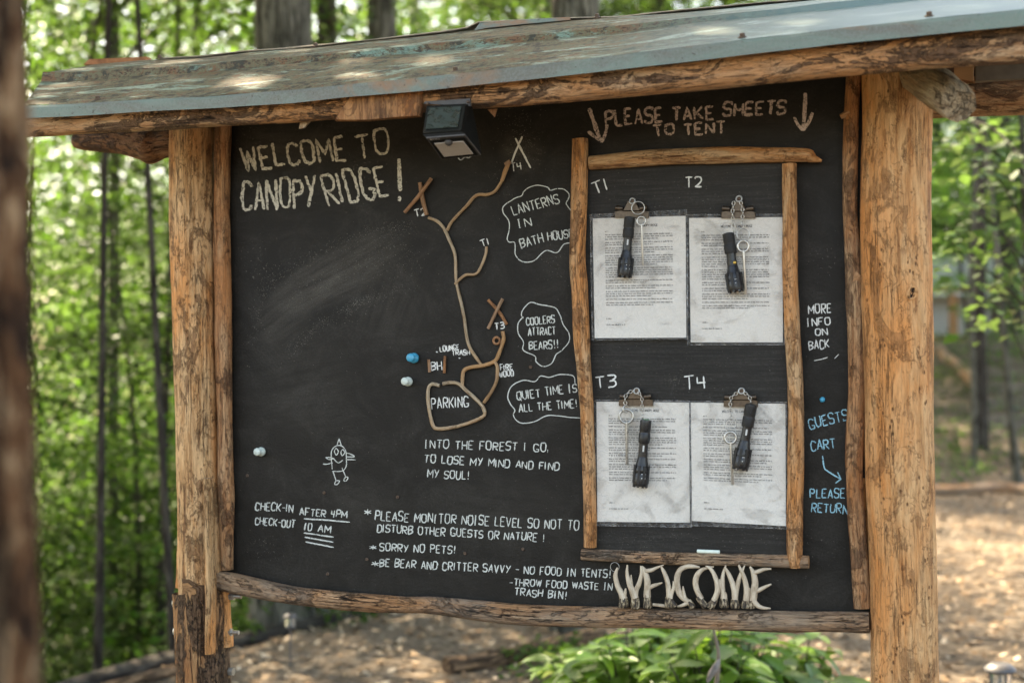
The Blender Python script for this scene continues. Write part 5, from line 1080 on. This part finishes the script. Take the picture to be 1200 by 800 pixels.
for i in range(n):
    u = math.tan(rng.uniform(-.45, .02))*(dd := rng.uniform(10, 30)); q = UD(u, dd); cs[i] = (q.x, q.y, gh_xy(q.x, q.y)+rng.uniform(.1, 1.3))
v = leaf_cloud(cs, None, 36, rng.uniform(.3, .6, n), .07, .14, rng, .3); tag(link('undergrowth', quads_mesh('undergrowth', v, M['leaf']), local=True), None, kind='stuff')
n = 260; cs = np.empty((n, 3))
for i in range(n):
    dd = rng.uniform(15.5, 24); u = rng.uniform(U(1040, dd), U(1260, dd)); q = UD(u, dd); cs[i] = (q.x, q.y, gh_xy(q.x, q.y)+rng.uniform(.03, .18))
v = leaf_cloud(cs, None, 14, rng.uniform(.12, .3, n), .05, .09, rng, .3); tag(link('slope_weeds', quads_mesh('slope_weeds', v, M['leafdark']), local=True), None, kind='stuff')
n = 46; cs = np.empty((n, 3))
for i in range(n):
    d = rng.uniform(6.9, 7.6); q = UD(U(rng.uniform(590, 730), d), d); cs[i] = (q.x, q.y, gh_xy(q.x, q.y)+rng.uniform(.02, .09))
v = leaf_cloud(cs, None, 12, rng.uniform(.05, .11, n), .03, .06, rng, .3); tag(link('path_weeds', quads_mesh('path_weeds', v, M['leaf']), local=True), None, kind='stuff')

n = 60; cs = np.empty((n, 3))
for i in range(n):
    d = rng.uniform(8.6, 10.5); q = UD(U(rng.uniform(270, 480), d), d); cs[i] = (q.x, q.y, gh_xy(q.x, q.y)+rng.uniform(.05, .45))
v = leaf_cloud(cs, None, 22, rng.uniform(.12, .25, n), .04, .09, rng, .3); tag(link('brush', quads_mesh('brush', v, M['leafdark']), local=True), None, kind='stuff')

# ------------------------------------------------------------ SHRUBS under the board: every leaf its own piece
def leaf_mesh(sd, L=.12, W=.042):
    rr = random.Random(sd); V = []; n = 7
    for i in range(n):
        t = i/(n-1); w = W*math.sin(math.pi*min(1, t*.96+.02))**.8*(1-.25*t); z = -L*.35*t*t*rr.uniform(.8, 1.2)
        V += [(L*t, -w, z+w*.28), (L*t, 0, z), (L*t, w, z+w*.28)]
    Fc = []
    for i in range(n-1): a = 3*i; Fc += [(a, a+3, a+4, a+1), (a+1, a+4, a+5, a+2)]
    return mesh('leaf', V, Fc, M['bushleaf'])
LM = [leaf_mesh(i, .115+.02*(i % 3), .023+.004*(i % 2)) for i in range(4)]
def shrub(px, d, top, halfw, nleaf, label, sd):
    rr = random.Random(sd); u = U(px, d); b = UD(u, d, ground_h(u, d)); zt = G(px, top, d).z; root = empty('shrub', b, label, 'shrub'); stems = MB(); left = nleaf
    hw = halfw/F*d
    while left > 0:
        sx, sy = rr.uniform(-hw, hw), rr.uniform(-.3, .3); k = 1-.35*(sx/hw)**2; tz = (zt-b.z)*k*rr.uniform(.86, 1.0)
        x0, y0 = sx*.35, sy*.3; tip = Vector((b.x+_hr.x*sx, b.y+_hr.y*sx+sy, b.z+tz)); bot = Vector((b.x+_hr.x*x0, b.y+_hr.y*x0+y0, b.z-.03)); mid = bot.lerp(tip, .55)+Vector((0, 0, .06))
        tube(stems, [(*bot, .006), (*mid, .0045), (*tip, .0025)], 6, 4)
        m = min(left, rr.randint(7, 10)); left -= m
        for i in range(m):
            t = .42+.58*i/(m-1) if m > 1 else 1; p = bot.lerp(mid, t/.55) if t < .55 else mid.lerp(tip, (t-.55)/.45)
            o = bpy.data.objects.new('leaf', rr.choice(LM)); COL.objects.link(o); o.parent = root; o.location = p-b; az = i*2.4+rr.uniform(-.4, .4)
            o.rotation_euler = (rr.uniform(-.35, .35), rr.uniform(-.45, .35), az); q = rr.uniform(.95, 1.7); o.scale = (q, q, q)
    stems.build('stems', M['bark_grey'], root)
shrub(672, 6.2, 757, 50, 60, 'low leafy shrub at the left end of the green row under the ledge log', 1)
shrub(742, 5.9, 728, 58, 200, 'bright lance-leaved shrub under the antler sign', 2)
shrub(838, 5.6, 724, 60, 230, 'fullest green shrub under the right part of the ledge log', 3)
shrub(795, 6.3, 722, 66, 150, 'taller shrub seen behind the others just below the ledge log', 4)
shrub(925, 5.9, 752, 62, 150, 'thin sprawling shrub left of the right post', 5)
# dry hanging stem with a curled grey leaf
dr = empty('dead_stem', G(845, 880, 4.9), 'grey dead stem with a curled dry leaf in front of the green shrub', 'dead plant')
g_ = G(838, 735, 4.9); gz = gh_xy(g_.x, g_.y); mb = MB(); s_ = [(835, 728, 1.4), (838, 745, 1.8), (842, 765, 2.2), (841, 790, 2.6), (838, 830, 3)]
tube(mb, [(*G(a, b, 4.9), r/F*4.9) for a, b, r in s_]+[(g_.x, g_.y, gz-.02, .012)], 8, 4, .1, 20, 4); mb.build('stem', M['timber'], dr)
mb = MB(); tube(mb, [(*G(843, 772, 4.88), .004), (*G(841, 778, 4.87), .016), (*G(836, 786, 4.86), .019), (*G(831, 795, 4.86), .012), (*G(829, 800, 4.86), .003)], 10, 4, .2, 30, 5, squash=(1, .45)); mb.build('dry_leaf', M['deadleaf'], dr)

# ------------------------------------------------------------ PATH EDGES
def ground_log(pxs, r, mat, name, label, sd):
    mb = MB(); pts = []
    for px, d in pxs:
        p = UD(U(px, d), d); pts.append((p.x, p.y, gh_xy(p.x, p.y)+r*.6, r*random.uniform(.85, 1.1)))
    tube(mb, pts, 14, 6, .15, 4, sd, ridge=.08); o = mb.build(name, M[mat]); return tag(o, label, 'log')
ground_log([(60, 6.9), (150, 7.5), (230, 8.2), (300, 8.7), (420, 9.6)], .055, 'bark_dark', 'edging_log', 'long dark log edging the path at the drop-off, lower left', 51)
ground_log([(40, 6.55), (120, 6.9), (215, 7.4)], .035, 'bark', 'edging_log', 'thin pale branch lying in front of the long dark edging log', 52)
ground_log([(520, 7.15), (600, 7.4), (700, 7.9)], .05, 'bark', 'edging_log', 'mossy edging log across the path under the middle of the ledge', 53)
ground_log([(1085, 15.0), (1130, 14.9), (1180, 15.0), (1260, 14.4)], .065, 'grey', 'edging_log', 'pale grey log lying across the far side of the path, right', 54)
ground_log([(1100, 22), (1125, 20.5), (1145, 19.5)], .08, 'grey', 'fallen_trunk', 'pale fallen trunk slanting up the slope beside the right post', 55)
bpy.data.objects['fallen_trunk'].rotation_euler = (0, -.10, 0)
for i, (px, d, s, lb) in enumerate(((398, 9.7, .17, 'pale grey rock behind the left end of the ledge log'), (455, 9.9, .15, 'smaller grey rock right of the pale one under the ledge'), (300, 10.2, .3, 'dark mossy boulder at the foot of the thick grey trunk'), (548, 9.9, .13, 'grey rock far under the middle of the ledge log'))):
    rr = random.Random(i); p = UD(U(px, d), d); z = gh_xy(p.x, p.y); mb = MB(); n1, n2 = 10, 14; V = []; Fc = []
    for a in range(n1+1):
        for b in range(n2):
            th, ph = math.pi*a/n1, 2*math.pi*b/n2; q = Vector((math.sin(th)*math.cos(ph)*1.3, math.sin(th)*math.sin(ph), math.cos(th)*.7)); q *= s*(1+.35*noise.noise(q*1.3+Vector((i*5, 0, 0)))); V.append(Vector((p.x, p.y, z+s*.3))+q)
    for a in range(n1):
        for b in range(n2): Fc.append((a*n2+b, (a+1)*n2+b, (a+1)*n2+(b+1) % n2, a*n2+(b+1) % n2))
    mb.add(V, Fc); tag(mb.build('rock', M['rock']), lb, 'rock')
# solar path lights
def path_light(px, py, d, capw, label):
    c = G(px, py, d); k = capw/2/F*d; root = empty('path_light', (c.x, c.y, gh_xy(c.x, c.y)), label, 'path light'); h = c.z-gh_xy(c.x, c.y)
    def L(nm, prof, m, seg=28, off=0): 
        mb = MB(); lathe(mb, prof, (c.x, c.y, c.z), (0, 0, 1), seg); return mb.build(nm, M[m], root, edge=40)
    L('cap', [(.30*k, -.10*k), (.93*k, -.13*k), (1.0*k, -.02*k), (.96*k, .10*k), (.72*k, .30*k), (.60*k, .38*k), (.40*k, .40*k), (.001, .40*k)], 'capmetal')
    L('glass_shade', [(.70*k, -.12*k), (.66*k, -1.3*k), (.001, -1.31*k)], 'glass')
    L('lamp_core', [(.16*k, -.12*k), (.16*k, -1.2*k)], 'capmetal')
    L('lamp_base', [(.70*k, -1.3*k), (.74*k, -1.4*k), (.5*k, -1.6*k), (.2*k, -1.75*k), (.13*k, -1.8*k)], 'capmetal'); L('stake', [(.13*k, -1.78*k), (.13*k, -h-.05)], 'capmetal', 12)
    for i in range(4):
        a = i*math.pi/2+.5; mb = MB(); box(mb, (c.x+math.cos(a)*.71*k, c.y+math.sin(a)*.71*k, c.z-.72*k), (.06*k, .1*k, 1.2*k), rot=a); mb.build('cage_bar', M['capmetal'], root)
path_light(1172, 784, 5.3, 37, 'solar path light with a domed metal cap at the bottom right corner')
path_light(340, 722, 7.3, 17, 'far blurred solar path light under the left end of the ledge log')
# canvas tent on its deck, timber steps up to it
d = 27; cx = U(1145, d); base = UD(cx, d, 0); zd = G(1150, 393, d).z; tent = empty('canvas_tent', (base.x, base.y, gh_xy(base.x, base.y)), 'pale canvas tent on a wooden deck far back between the trees on the right', 'tent')
def UV3(u, dd, z): q = UD(u, dd, z); return q
zr = G(1150, 318, d).z; zl = zr-.45
mb = MB(); x0, x1 = cx-1.7, cx+2.6
V = [UV3(x0, d, zl), UV3(x1, d, zl), UV3(x1, d+1.6, zr+.4), UV3(x0, d+1.6, zr+.4), UV3(x1, d+3.2, zl), UV3(x0, d+3.2, zl)]; V2 = [p-Vector((0, 0, .03)) for p in V]
mb.add(V+V2, [(0, 1, 2, 3), (3, 2, 4, 5), (7, 6, 9, 8), (8, 9, 11, 10), (0, 6, 7, 1), (4, 10, 11, 5), (0, 3, 9, 6), (3, 5, 11, 9), (1, 7, 8, 2), (2, 8, 10, 4)]); mb.build('roof', M['canvas'], tent, smooth=False)
mb = MB(); V = [UV3(a, b, z) for a, b in ((x0+.2, d+.3), (x1-.2, d+.3), (x1-.2, d+2.9), (x0+.2, d+2.9)) for z in (zd, zl+.05)]
mb.add(V, [(0, 2, 3, 1), (2, 4, 5, 3), (4, 6, 7, 5), (6, 0, 1, 7)]); mb.build('wall', M['canvas'], tent, smooth=False)
RM = Matrix((_hr, _hf, Vector((0, 0, 1)))).transposed()
mb = MB(); box(mb, UV3((x0+x1)/2, d+1.2, zd-.06), (x1-x0+.6, 3.9, .1), M=RM); mb.build('deck', M['deck'], tent, smooth=False)
for a in (x0, x0+1.1, x0+2.1, x1): mb = MB(); q = UV3(a, d-.5, 0); gz = gh_xy(q.x, q.y); box(mb, (q.x, q.y, (gz-.2+zl)/2), (.13, .13, zl-gz+.2), M=RM); mb.build('deck_post', M['deck'], tent, smooth=False)
mb = MB(); box(mb, UV3((x0+x1)/2, d-.62, zd+.85), (x1-x0+.4, .06, .1), M=RM); mb.build('railing', M['deck'], tent, smooth=False)
st = empty('timber_steps', UD(U(1185, 17.5), 17.5, ground_h(U(1185, 17.5), 17.5)), 'grey timber steps climbing the slope at the right edge', 'steps')
for i in range(8):
    dd = 18+.75*i; uu = U(1187, dd)+.0; z = ground_h(uu, dd); mb = MB(); box(mb, UD(uu, dd, z+.05), (.85, .14, .17), M=RM); mb.build('step', M['timber'], st, smooth=False)
